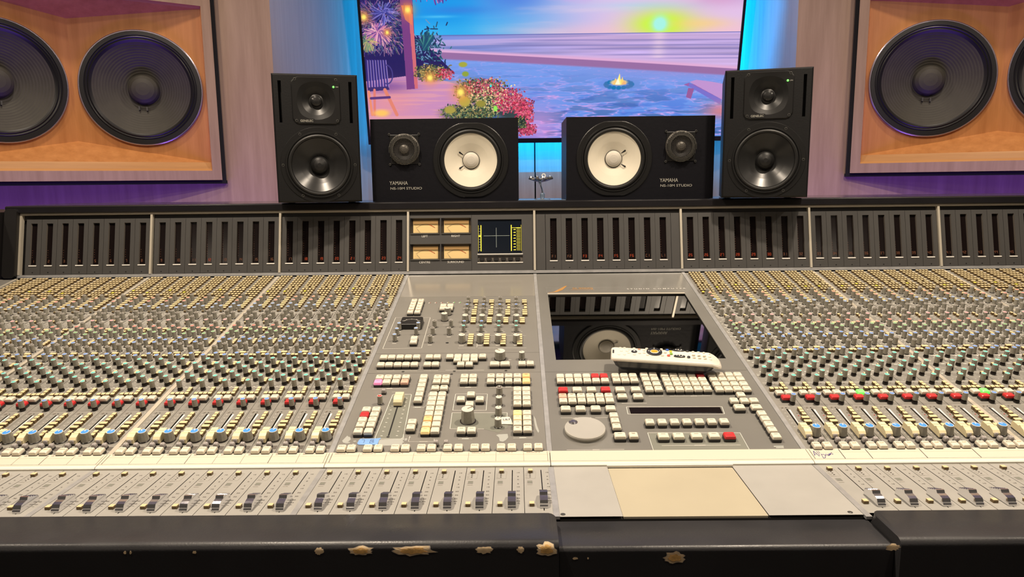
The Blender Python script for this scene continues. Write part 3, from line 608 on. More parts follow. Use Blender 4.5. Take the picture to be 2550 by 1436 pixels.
for u in (-.1374,-.1230):
    for v in (.2177,.2023,.1798): key(MAIN, u, v, lp, legend='bars2')
    for i, v in enumerate((.1582,.1428,.1277,.1117,.0962,.0810,.0650,.0483)):
        top = {5:'key_amber',6:'key_warm',7:'key_yellow'}.get(i, 'key_cream') if u < -.13 else 'key_cream'
        key(MAIN, u-.0010, v, lp, top=top, legend='' if (u > -.13 and i in (2,5,6,7)) else 'bars')
for u in (-.0916,-.0768): key(MAIN, u, .2198, lp, legend='bars2'); key(MAIN, u, .2038, lp)
for i, u in enumerate((-.0463,-.0312,-.0162,-.0014,.0136)): key(MAIN, u, .2202, lp, top='key_amber' if i == 4 else 'key_cream', legend='bars2'); key(MAIN, u, .2025, lp, top='key_yellow' if i == 4 else 'key_cream')
for u, v in ((-.0769,.1571),(-.0923,.1420),(-.0619,.1414),(-.0774,.1253)): key(MAIN, u, v, lp)
for i, v in enumerate((.1730,.1580,.1423,.1262,.0965,.0813,.0658,.0497)):
    key(MAIN, -.0016, v, lp, top={4:'key_yellow',5:'key_warm'}.get(i,'key_cream'), legend='bars2' if i in (1,3,7) else 'bars'); key(MAIN, .0131, v-.0001, lp)
for i, v in enumerate((.1108,.0953,.0801,.0654,.0482)): key(MAIN, -.2380, v, lp, top='key_red' if i == 1 else 'key_cream', legend='bars2' if i > 2 else 'bars'); key(MAIN, -.2226, v-.0002, lp, legend='' if i == 4 else 'bars')
for u, v in ((-.2220,.1740),(-.1194,.0182),(-.1049,.0180)): ctrl('mode_key', 'mode_key|', lambda: small_key_mb(.0070, .0072), MAIN, u, v, lp)
for u, v in ((-.1611,.0727),(-.1613,.0570),(-.0850,.0487),(-.0698,.0484)): key(MAIN, u, v, lp)
for i, u in enumerate((-.2523,-.2383,-.2149,-.2000,-.1759,-.1613,-.1386,-.1240,-.1011,-.0858,-.0628,-.0474,-.0253,-.0100,.0125,.0278)): key(MAIN, u, .0033, lp, w=.0128, legend='CUT' if i % 2 else 'SOLO')
knob(MAIN, -.2222, .1410, 'cap_crimson', lp, rot=-.2)
for v in (.1665,.1340,.1010,.0680): knob(MAIN, -.0310, v, 'cap_dark' if v == .1665 else 'cap_cream', lp, rt=.0050, rb=.0056, H=.0150, rot=0)
knob(MAIN, -.0776, .0850, 'cap_cream', lp, rt=.0093, rb=.0112, H=.0220, rot=-.9, kind='monitor_knob')
ctrl('small_fader_cap', 'master_fader_cap|', lambda: cream_cap_mb(.0136), MAIN, -.1925, .1440, lp)

# ------------------------------------------------------------------ centre section right (studio computer)
XA, XB = XS[4]+.0038, XS[5]-.0038
def ex_scr(mb):
    z = .0003
    for k in range(9): mb.line((.0655,.6420+.0038*k), (.3790,.6385+.0038*k), .0005, z, 'blank_panel')
    mb.add([(.0680,.6300,0),(.3765,.6250,0),(.3765,.6310,.0006),(.0680,.6360,.0006)], [(0,1,2,3)], 'trim_cream')
    mb.quad([(.0680,.6372,z),(.0900,.6420,z),(.1040,.6560,z),(.1157,.6826,z),(.1100,.6800,z),(.0950,.6600,z),(.0830,.6440,z)], 'gold_print')
    mb.merge(text_mb('SL9000J', .0120, 'gold_print', sx=1.25), Matrix.Translation((.1500,.6640,z+.0001)))
    mb.rect(.122, .176, .6545, .6558, z, 'gold_print')
    mb.merge(text_mb('S T U D I O   C O M P U T E R', .0085, 'white', sx=1.22), Matrix.Translation((.3180,.6570,z+.0001)))
scr = [(.0689,.2948),(.3758,.2948),(.3759,.6250),(.0687,.6290)]
cp = panel('screen_panel', XA, XB, .2480, ML-.010, 'computer_panel', extra=ex_scr, holes=[(.0688,.3758,.2948,.6260)])
b = MB(); x0, x1, v0, v1 = .0688, .3758, .2948, .6260; d = -.0035
a = [(x0,v0,0),(x1,v0,0),(x1,v1,0),(x0,v1,0)]; c = [(p[0],p[1],d) for p in a]
b.add(a+c, [((k+1) % 4, k, 4+k, 4+(k+1) % 4) for k in range(4)], 'seam'); b.rect(x0, x1, v0, v1, -.0030, 'screen_glass')
put('display_screen', b.mesh('display_screen'), cp, MAIN)
def ex_kp(mb):
    z = .0003
    mb.outline([(.1708,.1242),(.3211,.1223),(.3192,.1002),(.1699,.1017)], .0009, z, 'print_white')
    blob(mb, [(.1920,.0475),(.3260,.0460),(.3262,-.0030),(.1915,-.0030)], 'green_grey', .00015)
    mb.outline([(.1909,-.0030),(.1910,.0480),(.3267,.0459),(.3268,-.0030)], .0008, z, 'print_white', close=False)
    for a, c, v in ((.065,.112,.0925),(.118,.148,.0922),(.165,.205,.1350),(.212,.236,.1580),(.246,.312,.1575),(.205,.318,.0135),(.068,.150,.0045)): mb.line((a,v), (c,v), .0007, z, 'print_white')
    mb.rect(.105, .115, .0036, .0052, z, 'print_white'); mb.rect(.252, .268, .0128, .0144, z, 'print_white'); mb.rect(.364, .378, .0085, .0100, z, 'print_white'); mb.rect(.366, .377, .0050, .0065, z, 'print_white')
    mb.rect(.2800, .2900, .1565, .1580, z, 'print_white')
kp = panel('computer_keypad', XA, XB, -.0035, .2474, 'computer_panel', extra=ex_kp)
b = MB(); b.loft([[(.1746,.1031,.0001),(.3171,.1018,.0001),(.3178,.1210,.0001),(.1746,.1225,.0001)], [(.1760,.1040,.0008),(.3158,.1030,.0008),(.3165,.1200,.0008),(.1760,.1212,.0008)]], ['meter_glass'])
put('text_display', b.mesh('text_display'), kp, MAIN)
for i, u in enumerate((.0716,.0865,.1012,.1162,.1310,.1459,.1654,.1802,.1952)):
    key(MAIN, u, .2172, kp, top='key_red' if i in (4,5) else 'key_cream', legend='' if i < 4 else 'bars'); key(MAIN, u, .2013, kp, legend='bars2' if i > 3 else 'bars')
for i, u in enumerate((.0734,.0966,.1198,.1432)): key(MAIN, u, .1700, kp, w=.0160, top='key_red' if i in (0,3) else 'key_cream', legend='bars')
for u in (.1668,.1923): key(MAIN, u, .1690, kp, w=.0162); key(MAIN, u+.0001, .1466, kp, w=.0162, legend='bars2')
for i, u in enumerate((.0715,.0861,.1010,.1159,.1308,.1456)): key(MAIN, u, .1484, kp, top='key_blush' if i == 0 else 'key_cream', legend='bars2'); key(MAIN, u, .1331, kp)
for u in (.0736,.0967,.1203,.1434): key(MAIN, u, .1086, kp, w=.0160)
for v in (.0870,.0711,.0548): key(MAIN, .1456, v, kp, legend='bars')
key(MAIN, .1473, .0305, kp, w=.0175); key(MAIN, .1669, .0303, kp, legend='bars2')
for u in (.2146,.2298):
    for v in (.2200,.2040,.1866,.1698): key(MAIN, u, v, kp)
for u in (.2488,.2640,.2790,.2942,.3094):
    for v in (.2178,.2012,.1856,.1688): key(MAIN, u, v, kp, top='key_red' if (u > .309 and v > .21) else 'key_cream', legend='bars2')
for u in (.3285,.3433,.3582,.3732):
    for v in (.2176,.2016,.1842,.1675): key(MAIN, u, v, kp)
for u, v, w in ((.3578,.1476,.0136),(.3416,.1295,.0136),(.3577,.1292,.0136),(.3727,.1289,.0136),(.3439,.1089,.0170),(.3700,.1084,.0170)): key(MAIN, u, v, kp, w=w)
for v in (.0892,.0733,.0580,.0425,.0258): key(MAIN, .3721, v, kp, legend='bars')
for i in range(7): key(MAIN, .1970+.0186*i, .0672, kp)
for i, u in enumerate((.2098,.2317,.2577,.2831,.3056)): key(MAIN, u, .0283, kp, w=.0165, top='key_red' if i == 4 else 'key_cream')
b = MB(); b.lathe([(.0300,.0),(.0302,.004),(.0300,.0068),(.0290,.0080),(.010,.0081)], 56, (.0985,.0525,0), mats=['knob_grey','rim','rim','blank_panel'])
b.xf(Matrix.Identity(4)); jw = put('jog_wheel', b.mesh('jog_wheel'), kp, MAIN)
b = MB(); b.lathe([(.0070,.0083),(.0060,.0090),(.0035,.0100)], 20, (.0820,.0672,0), m='chrome'); put('finger_rest', b.mesh('finger_rest'), kp, MAIN)

# ------------------------------------------------------------------ scribble strips
def spt(u, t, h=0):      # t 0 at the rear edge, 1 at the front
    y0, z0, y1, z1 = Ys-.0035, Zs+.0030, YB+.0060, ZF+.0042
    return (u, y0+(y1-y0)*t - h*.17, z0+(z1-z0)*t + h)
bk = [(XS[1]+.0005, XS[2]-.0005), (XS[2]+.0005, XS[3]-.0005), (XS[3]+.0005, XS[4]-.0005), (XS[4]+.0005, XS[5]-.0005), (XS[5]+.0005, XS[6]-.0005), (XS[6]+.0005, XS[7]-.0005)]
for i, (u0, u1) in enumerate(bk):
    b = MB(); n = 6
    pr = [spt(0,0,-.012)[1:], spt(0,0)[1:], spt(0,1)[1:], (YB+.0030, ZF+.0040), (YB+.0012, ZF+.0022), (YB+.0012, ZF-.004)]
    b.add([(u0,y,z) for y,z in pr]+[(u1,y,z) for y,z in pr], [(0,1,n+1,n),(1,2,n+2,n+1)], 'strip_card')
    b.add([(u0,y,z) for y,z in pr]+[(u1,y,z) for y,z in pr], [(2,3,n+3,n+2),(3,4,n+4,n+3)], 'white'); b.add([(u0,y,z) for y,z in pr]+[(u1,y,z) for y,z in pr], [(4,5,n+5,n+4),(0,1,2,3,4,5),(11,10,9,8,7,6)], 'strip_lip')
    def sl(a, t0, c, t1, w, m):
        P, Q = Vector(spt(a, t0, .0002)), Vector(spt(c, t1, .0002)); dd = (Q-P).normalized(); nn = Vector((0,-.07,1)).cross(dd).normalized()*w/2
        b.add([P+nn, P-nn, Q-nn, Q+nn], [(0,1,2,3)], m); b.add([P+nn, P-nn, Q-nn, Q+nn], [(3,2,1,0)], m)
    sl(u0, .86, u1, .86, .0003, 'print_grey')
    if i != 3: sl(u0+.002, .30, u1-.002, .30, .0002, 'tan')
    if i in (0, 1): [sl(u0+TRW/2+PIT*k, .06, u0+TRW/2+PIT*k, .86, .0004 if k % 3 else .0009, 'print_grey') for k in range(1, 8)]
    if i == 2: [sl(u0+TRW/2+PIT*k, .06, u0+TRW/2+PIT*k, .86, .0003, 'print_grey') for k in range(1, 8)]
    if i == 4: [sl(u0+TRW/2+PIT*k, .05, u0+TRW/2+PIT*k-.0, .86, .0009, 'print_dark') for k in (1.08, 2.05, 4.0, 5.9)]
    if i != 3: sl(u0+.004, .05, u0+.004, .86, .0009, 'print_grey'); sl(u1-.003, .05, u1-.003, .86, .0005, 'print_grey')
    st = put('label_strip', b.mesh('label_strip'), console)
    g = MB(); Rm = Matrix.Rotation(math.atan2((Zs+.003)-(ZF+.0042), (Ys-.0035)-(YB+.006)), 4, 'X')
    if i in (0, 1):
        for k in range(8): g.merge(text_mb(str((9, 17)[i]+k), .0042, 'print_grey'), Matrix.Translation(spt(u0+.006+PIT*k+.004, .13, .0004)) @ Rm)
    if i == 2:
        for k in range(8): g.merge(text_mb('GROUP %d' % (k+1), .0031, 'print_grey', sx=1.5), Matrix.Translation(spt(u0+.017+PIT*k, .13, .0004)) @ Rm)
    if i == 4:
        def pen(pts, w=.0007):
            for a, c in zip(pts, pts[1:]): 
                P, Q = Vector(spt(u0+a[0], 1-a[1], .0004)), Vector(spt(u0+c[0], 1-c[1], .0004)); dd = (Q-P); 
                if dd.length < 1e-6: continue
                nn = Vector((0,-.07,1)).cross(dd.normalized()).normalized()*w/2; g.add([P+nn, P-nn, Q-nn, Q+nn], [(0,1,2,3)], 'ink_violet'); g.add([P+nn, P-nn, Q-nn, Q+nn], [(3,2,1,0)], 'ink_violet')
        pen([(.0060,.40),(.0085,.80)]); pen([(.0085,.80),(.0120,.35)]); pen([(.0068,.52),(.0108,.55)], .0005)         # A
        pen([(.0125,.78),(.0135,.42)], .0005); pen([(.0150,.80),(.0155,.60)], .0005)                                  # ll
        pen([(.0165,.55),(.0155,.18),(.0185,.22),(.0205,.40),(.0195,.52),(.0160,.50)], .0006)                         # D
        pen([(.0215,.38),(.0220,.50),(.0232,.54)]); pen([(.0240,.52),(.0242,.40),(.0256,.40),(.0260,.54),(.0262,.40)]) # ru
        pen([(.0270,.42),(.0275,.56),(.0285,.46),(.0293,.60),(.0302,.50)]); pen([(.0325,.66),(.0308,.62),(.0328,.54),(.0312,.48)], .0006)
    if len(g.v): put('strip_writing', g.mesh('strip_writing'), st)

# ------------------------------------------------------------------ fader section
def fader_strip_mesh():
    mb = MB(); w = PIT-.0007; x0, x1 = .0002, .0002+w; v0, v1 = -.1400, .0020
    ringpanel(mb, x0, x1, v0, v1, [(.0226,.0238,-.128,-.0085)], 0, 'fader_panel'); mb.rect(.0226,.0238,-.128,-.0085,-.004,'black')
    for x in (x0, x1): mb.quad([(x,v0,0),(x,v1,0),(x,v1,-.003),(x,v0,-.003)], 'seam')
    z = .00025
    for s, v in (('10',-.0173),('5',-.0300),('0',-.0396),('5',-.0528),('10',-.0620),('20',-.0743),('30',-.0848),('40',-.0950),('50',-.1024)): mb.merge(text_mb(s, .0036, 'print_dark', sx=1.25), Matrix.Translation((.0309, v, z)))
    mb.rect(.0296, .0326, -.1084, -.1078, z, 'print_dark')
    for v in (-.0215,-.0265,-.0315): mb.rect(.0018, .0055, v-.0003, v+.0003, z, 'print_grey'); mb.rect(.0070, .0092, v-.0007, v+.0007, z+.0003, 'meter_side')
    mb.outline([(.0115,-.0122),(.0150,-.0124),(.0160,-.0140),(.0150,-.0350),(.0142,-.0362),(.0100,-.0362)], .0003, z, 'print_grey', close=False); mb.rect(.0018, .0095, -.0365, -.0359, z, 'print_grey')
    mb.rect(.0036, .0112, -.0512, -.0424, z, 'key_grey'); mb.rect(.0042, .0108, -.0506, -.0434, z+.0001, 'green_grey'); mb.rect(.0038, .0108, -.0556, -.0548, z, 'print_grey')
    return mb.mesh('fader_strip')
FSTRIP = fader_strip_mesh()
fch = [(ch_x(b_, k), 0) for b_, n_ in LEFT[1:] for k in range(8)] + [(ch_x(XS[3], k), 1) for k in range(8)] + [(ch_x(b_, k), 2) for b_, n_ in RIGHT[:2] for k in range(8)]
for x, grp in fch:
    F = FAD @ Matrix.Translation((x, 0, 0)); q = view_px(F @ Vector((.02, -.07, 0)))
    if not q or q[0] < -330 or q[0] > 2900: continue
    fs = put('fader_strip', FSTRIP, console, F)
    for v in (-.0158, -.1140): btn(F, .0088, v, fs, w=.0060, d=.0066, H=.0040)
    dv = {0: random.uniform(-.001, .001), 1: .0, 2: .0}[grp]
    if grp == 1 and x > -.0: dv = .003
    ctrl('fader_cap', 'fader_cap|', chrome_cap_mb, F, .0232, -.1085+dv, fs)
# blank section in front of the computer, with the writing pad
b = MB(); x0, x1, v0, v1 = XS[4]+.0038, XS[5]-.0038, -.1440, .0020
pad = (.1145+.006, .2905, -.1435, -.0035)
ringpanel(b, x0, x1, v0, v1, [(.1205, .2905, -.1440, -.0030)], 0, 'blank_panel'); b.box(x0, x1, v0, v1, -.006, -.0035, 'seam')
for u in (.0510, .3870): b.lathe([(.0030,.0003),(.0022,.0006)], 14, (u,-.1380,0), m='spk_metal')
bp_ = put('blank_panel', b.mesh('blank_panel'), console, FAD)
b = MB(); b.loft([chamf(.1690,.1400,.001,-.0034,.2055,-.0735), chamf(.1690,.1400,.001,-.0008,.2055,-.0735)], ['pad']); put('writing_pad', b.mesh('writing_pad'), bp_, FAD, label='plain cream writing pad')
b = MB(); b.box(.1200, .2910, -.0028, -.0008, 0, .0030, 'white'); put('pad_ledge', b.mesh('pad_ledge'), bp_, FAD)

# ------------------------------------------------------------------ armrest
def arm_prof(ztop, yb, yf, r):
    pts = [(yb, ztop-.02), (yb, ztop-.003), (yb-.003, ztop)]
    for k in range(9): a = R(90-k*11.25); pts.append((yf+r-r*math.cos(math.pi/2-a+0)*1.0 if False else yf+r-r*math.sin(R(k*11.25)), ztop-r+r*math.cos(R(k*11.25))))
    pts += [(yf, ztop-.10), (yf+.004, ztop-.20), (yb, ztop-.20)]
    return pts
ARM = {'raised': arm_prof(.8085, .770, .6995, .0085), 'low': arm_prof(.7960, .7735, .7105, .0060)}
def arm(name, kind, u0, u1, label=None, rc=0):
    pr = ARM[kind]; n = len(pr); b = MB(); us = [u0]
    secs = []
    if rc == -1:   # rounded left end
        for k in range(7): a = R(k*15); secs.append((u0+.016*(1-math.sin(a)), .016*(1-math.cos(a))))
        secs = secs[::-1]; secs = [(u0+.016*(1-math.cos(R(90-k*15))) if False else u0+.016*(1-math.sin(R(k*15))), .016*(1-math.cos(R(k*15)))) for k in range(6, -1, -1)]
        secs += [(u1, 0)]
    elif rc == 1:
        secs = [(u0, 0)]+[(u1-.016*(1-math.sin(R(k*15))), .016*(1-math.cos(R(k*15)))) for k in range(0, 7)]
    else: secs = [(u0, 0), (u1, 0)]
    rings = []
    for u, ins in secs: rings.append([(u, min(y, pr[1][0]-ins), z) if z > pr[3][1]-.004 else (u, y, z) for y, z in pr])
    b.loft([r[::-1] for r in rings], ['vinyl'], smooth=True); b.add(rings[0], [tuple(range(n))], 'vinyl')
    o = put(name, b.mesh(name), console, label=label)
    return o
aL = arm('armrest', 'raised', -1.0, .0415, 'raised black vinyl armrest with chipped front edge', rc=1)
aC = arm('armrest', 'low', .0425, .4020, 'lower black vinyl armrest in front of the computer', rc=0)
aR = arm('armrest', 'raised', .4030, 1.0, 'raised black vinyl armrest on the other side', rc=-1)
def chip(parent, kind, u, w, s0, hgt, core=True, seed=0, pts=16):
    """a peeled patch on the front edge; s runs down the profile from the start of the rounding"""
    pr = ARM[kind][2:-2]; L_ = [0]
    for a, c in zip(pr, pr[1:]): L_.append(L_[-1]+math.dist(a, c))
    base = L_[1]
    def P(uu, s, off):
        s = max(0, min(L_[-1]-1e-4, base+s)); i = max(k for k in range(len(L_)-1) if L_[k] <= s); t = (s-L_[i])/(L_[i+1]-L_[i])
        y = pr[i][0]+(pr[i+1][0]-pr[i][0])*t; z = pr[i][1]+(pr[i+1][1]-pr[i][1])*t
        ny, nz = (pr[i+1][1]-pr[i][1]), -(pr[i+1][0]-pr[i][0]); l = math.hypot(ny, nz); return (uu, y+off*ny/l, z+off*nz/l)
    rn = random.Random(seed); k = 22; rad = [rn.uniform(.72, 1.12) for _ in range(k)]
    b = MB()
    for sc, off, m_ in ((1.0, .0005, 'chip_edge'), (.93, .0008, 'chip_wood')) + (((.60, .0011, 'chip_core'),) if core else ()):
        rings = []
        for f in (1.0, .66, .33):
            rings.append([P(u+w/2*sc*f*rad[i]*math.cos(6.283*i/k), s0+hgt/2*sc*f*rad[i]*math.sin(6.283*i/k), off) for i in range(k)])
        b.loft([r[::-1] for r in rings], [m_])
    put('chipped_edge', b.mesh('chipped_edge'), parent)
for i, (px, wpx, hpx, kd, par, core) in enumerate([(247,8,9,'raised',aL,0),(262,7,9,'raised',aL,0),(431,11,8,'raised',aL,0),(761,25,20,'raised',aL,0),(870,76,25,'raised',aL,1),(1009,125,28,'raised',aL,1),(1196,50,20,'raised',aL,0),(1292,20,18,'raised',aL,0),(1360,62,36,'raised',aL,1),
        (1438,16,8,'low',aC,0),(1472,5,7,'low',aC,0),(1703,62,34,'low',aC,1),(2267,40,18,'raised',aR,0)]):
    sc = 1/2480.; u = (px-1290)*sc
    chip(par, kd, u, wpx*sc, .0128 if kd == 'raised' else .0150, hpx*sc*1.05, core, seed=i+3)
b = MB(); b.box(-1.0, 1.0, .72, .90, .58, .62, 'black'); put('knee_board', b.mesh('knee_board'), console)

# ------------------------------------------------------------------ instantiate controls
for kind, lst in CTRL.items():
    def inview(q): return -5 < q[0] < 2555 and q[1] < 1440
    lst.sort(key=lambda e: (0 if inview(e[3]) else 1, e[3][2]))
    for k_, Mx, par, q in lst[:300]: put(kind, TPL[k_][1], par, Mx)
    rest = lst[300:]
    if rest:
        by = {}
        for e in rest: by.setdefault(e[0], []).append(e[1])
        V, FV, FL, MI, SMO, mats = [], [], [], [], [], []
        off = 0
        for k_, mxs in by.items():
            mb = TPL[k_][0]; v = np.array(mb.v); n = len(v); mp = []
            for nm in mb.mats:
                if nm not in mats: mats.append(nm)
                mp.append(mats.index(nm))
            A = np.array([[list(r) for r in mx] for mx in mxs]); vv = np.einsum('kij,nj->kni', A[:, :3, :3], v) + A[:, None, :3, 3]
            V.append(vv.reshape(-1, 3)); fl = np.array([len(f) for f in mb.f]); fv = np.concatenate([np.array(f) for f in mb.f])
            FV.append((fv[None, :] + (off + n*np.arange(len(mxs)))[:, None]).ravel()); FL.append(np.tile(fl, len(mxs)))
            MI.append(np.tile(np.array([mp[i] for i in mb.m]), len(mxs))); SMO.append(np.tile(np.array(mb.sm), len(mxs))); off += n*len(mxs)
        V = np.concatenate(V); FV = np.concatenate(FV); FL = np.concatenate(FL); MI = np.concatenate(MI); SMO = np.concatenate(SMO)
        me = bpy.data.meshes.new(kind+'s'); me.vertices.add(len(V)); me.vertices.foreach_set('co', V.ravel()); me.loops.add(len(FV)); me.loops.foreach_set('vertex_index', FV)
        me.polygons.add(len(FL)); me.polygons.foreach_set('loop_start', np.concatenate([[0], np.cumsum(FL)[:-1]])); me.polygons.foreach_set('loop_total', FL)
        for nm in mats: me.materials.append(M[nm])
        me.polygons.foreach_set('material_index', MI); me.polygons.foreach_set('use_smooth', SMO); me.update(calc_edges=True); me.validate()
        o = put(kind, me, console); o['kind'] = 'stuff'
    print(kind, len(lst))

# ------------------------------------------------------------------ loose bits on the console
b = MB(); b.loft([[(-.2325,.0215,0),(-.2050,.0215,0),(-.2048,.0330,0),(-.2030,.0392,0),(-.2130,.0375,0),(-.2320,.0375,0),(-.2345,.0340,0),(-.2352,.0250,0)], [(-.2325,.0215,.0003),(-.2050,.0215,.0003),(-.2048,.0330,.0003),(-.2030,.0392,.0003),(-.2130,.0375,.0003),(-.2320,.0375,.0003),(-.2345,.0340,.0003),(-.2352,.0250,.0003)]], ['tape_blue'])
tM = MAIN @ Matrix.Translation((-.22, .03, .0004)); b.xf(Matrix.Translation((.22, -.03, 0)))
tape = put('masking_tape', b.mesh('masking_tape'), None, tM); tape['label'] = 'torn piece of blue masking tape marked TB above the solo keys'; tape['category'] = 'tape'
g = MB()
for p in ([(-.2305,.0345),(-.2262,.0345),(-.2258,.0300),(-.2262,.0255)], [(-.2170,.0350),(-.2172,.0250)], [(-.2170,.0348),(-.2125,.0340),(-.2130,.0312),(-.2165,.0305),(-.2115,.0290),(-.2125,.0262),(-.2170,.0255)]):
    g.outline(p, .0005, .0005, 'ink', close=False)
g.xf(Matrix.Translation((.22, -.03, 0))); put('handwriting', g.mesh('handwriting'), tape, tM)
nM = MAIN @ Matrix.Translation((-.0180, .0830, .0008))
b = MB(); ptn = [(-.0085,.0095),(.0035,.0100),(.0055,.0060),(.0098,-.0100),(-.0040,-.0090),(-.0110,-.0095)]
b.loft([[(x, y, 0) for x, y in ptn[::-1]], [(x, y, .0005+.0012*(y > 0)) for x, y in ptn[::-1]]], ['paper']); note = put('paper_note', b.mesh('paper_note'), None, nM); note['label'] = 'small torn cream paper note reading LR7 beside the stacked grey knobs'; note['category'] = 'note'
g = MB(); g.merge(text_mb('LR7', .0070, 'ink'), Matrix.Translation((-.0005, .0015, .0022))); put('handwriting', g.mesh('handwriting'), note, nM)

# ------------------------------------------------------------------ remote control
rang = math.atan2(-.0255, .180)
RM = MAIN @ Matrix.Translation((.2545, .2420, .0155)) @ Matrix.Rotation(rang, 4, 'Z') @ Matrix.Rotation(R(-2.0), 4, 'X')
remote = thing('remote_control', (0,0,0), 'white television remote control lying across the top row of computer keys', 'remote control', Mx=RM)
Lr, Wr = .1870, .0500
def rr(l, w, rl, rr_, z, n=6, dx=0):      # rounded rectangle, left radius rl, right radius rr_
    pts = []
    for cx, cy, r, a0 in ((l/2-rr_, -w/2+rr_, rr_, -90), (l/2-rr_, w/2-rr_, rr_, 0), (-l/2+rl, w/2-rl, rl, 90), (-l/2+rl, -w/2+rl, rl, 180)):
        for k in range(n+1): a = R(a0+90*k/n); pts.append((cx+r*math.cos(a)+dx, cy+r*math.sin(a), z))
    return pts
def bend(pts):   # the far end droops
    return [(x, y, z-.010*max(0, (x-.062)/.031)**2) for x, y, z in pts]
b = MB(); b.loft([bend(rr(Lr-.004, Wr-.004, .006, .016, .0112)), bend(rr(Lr, Wr, .007, .018, .0128)), bend(rr(Lr, Wr, .007, .018, .0152)), bend(rr(Lr-.002, Wr-.002, .007, .018, .0172)), bend(rr(Lr-.007, Wr-.007, .006, .016, .0182)), bend(rr(Lr-.03, Wr-.022, .006, .01, .0185))], ['remote_white'], smooth=True)
put('shell', b.mesh('shell'), remote, RM)
b = MB(); b.loft([rr(Lr-.040, Wr-.014, .008, .014, -.0058, dx=-.004), rr(Lr-.022, Wr-.005, .010, .016, .0010, dx=-.003), rr(Lr-.010, Wr-.002, .008, .016, .0118, dx=-.002)], ['remote_dark'], smooth=True); b.add(rr(Lr-.040, Wr-.014, .008, .014, -.0058, dx=-.004), [tuple(range(28))[::-1]], 'remote_dark')
put('battery_case', b.mesh('battery_case'), remote, RM)
def rpos(x, y):  # from its picture position along and across the face
    s = (x-275)/2015.; yt = 215+ (x-285)/1845*85; yb_ = 425+(x-285)/1845*70; t = (y-yt)/(yb_-yt); return (-Lr/2+Lr*s*.985, Wr/2*.86-Wr*.80*t)
def rb(x, y, rx, ry, m, h=.0012, n=14, name='remote_button'):
    u, v = rpos(x, y); zz = .0183-.010*max(0, (u-.062)/.031)**2; g = MB(); g.loft([[(u+rx*f*math.cos(6.283*k/n), v+ry*f*math.sin(6.283*k/n), zz+hh) for k in range(n)] for f, hh in ((1, -.001), (1, h*.6), (.8, h))], [m]); put(name, g.mesh(name), remote, RM)
for x, y in ((450,238),(530,238),(470,312),(425,388),(530,388),(620,268),(712,245),(580,310),(612,352),(712,382),(808,265),(812,350),(900,285),(895,340),(952,245),(960,385),(1228,258),(1232,390),(1295,322)): rb(x, y, .0026, .0022, 'r_orange' if False else 'remote_btn')
rb(808, 265, .0026, .0022, 'key_blush')
rb(712, 315, .0052, .0056, 'remote_dark'); rb(712, 313, .0018, .0020, 'white', h=.0016); rb(1090, 312, .0135, .0155, 'remote_dark', n=24); rb(1090, 318, .0082, .0088, 'white', h=.0015, n=18); rb(1090, 318, .0070, .0072, 'r_orange', h=.0019, n=18)
for dx, dy in ((0,-58),(100,-5),(-105,-5),(0,42)): rb(1090+dx, 312+dy, .0012, .0012, 'white', h=.0019)
rb(1338, 268, .0027, .0026, 'r_blue'); rb(1398, 302, .0027, .0026, 'r_yellow'); rb(1400, 350, .0027, .0026, 'r_green'); rb(1348, 388, .0027, .0026, 'r_red')
for y in (272, 398):
    rb(1548, y, .0096, .0042, 'remote_dark', n=18); rb(1715, y+15, .0027, .0030, 'remote_dark'); rb(1500, y-4, .0012, .0014, 'white', h=.0016); rb(1545, y, .0016, .0020, 'cap_white', h=.0016); rb(1600, y+2, .0012, .0014, 'white', h=.0016)
for i in range(4):
    for j in range(3): rb(1815+i*98, 308+j*56+i*8, .0026, .0022, 'remote_btn')
g = MB(); u, v = rpos(320, 318); g.rect(u-.0013, u+.0013, v-.0070, v+.0070, .0187, 'remote_dark'); u, v = rpos(2205, 408); g.merge(text_mb('D', .007, 'tape_blue'), Matrix.Translation((u, v, .0125))); put('face_print', g.mesh('face_print'), remote, RM)

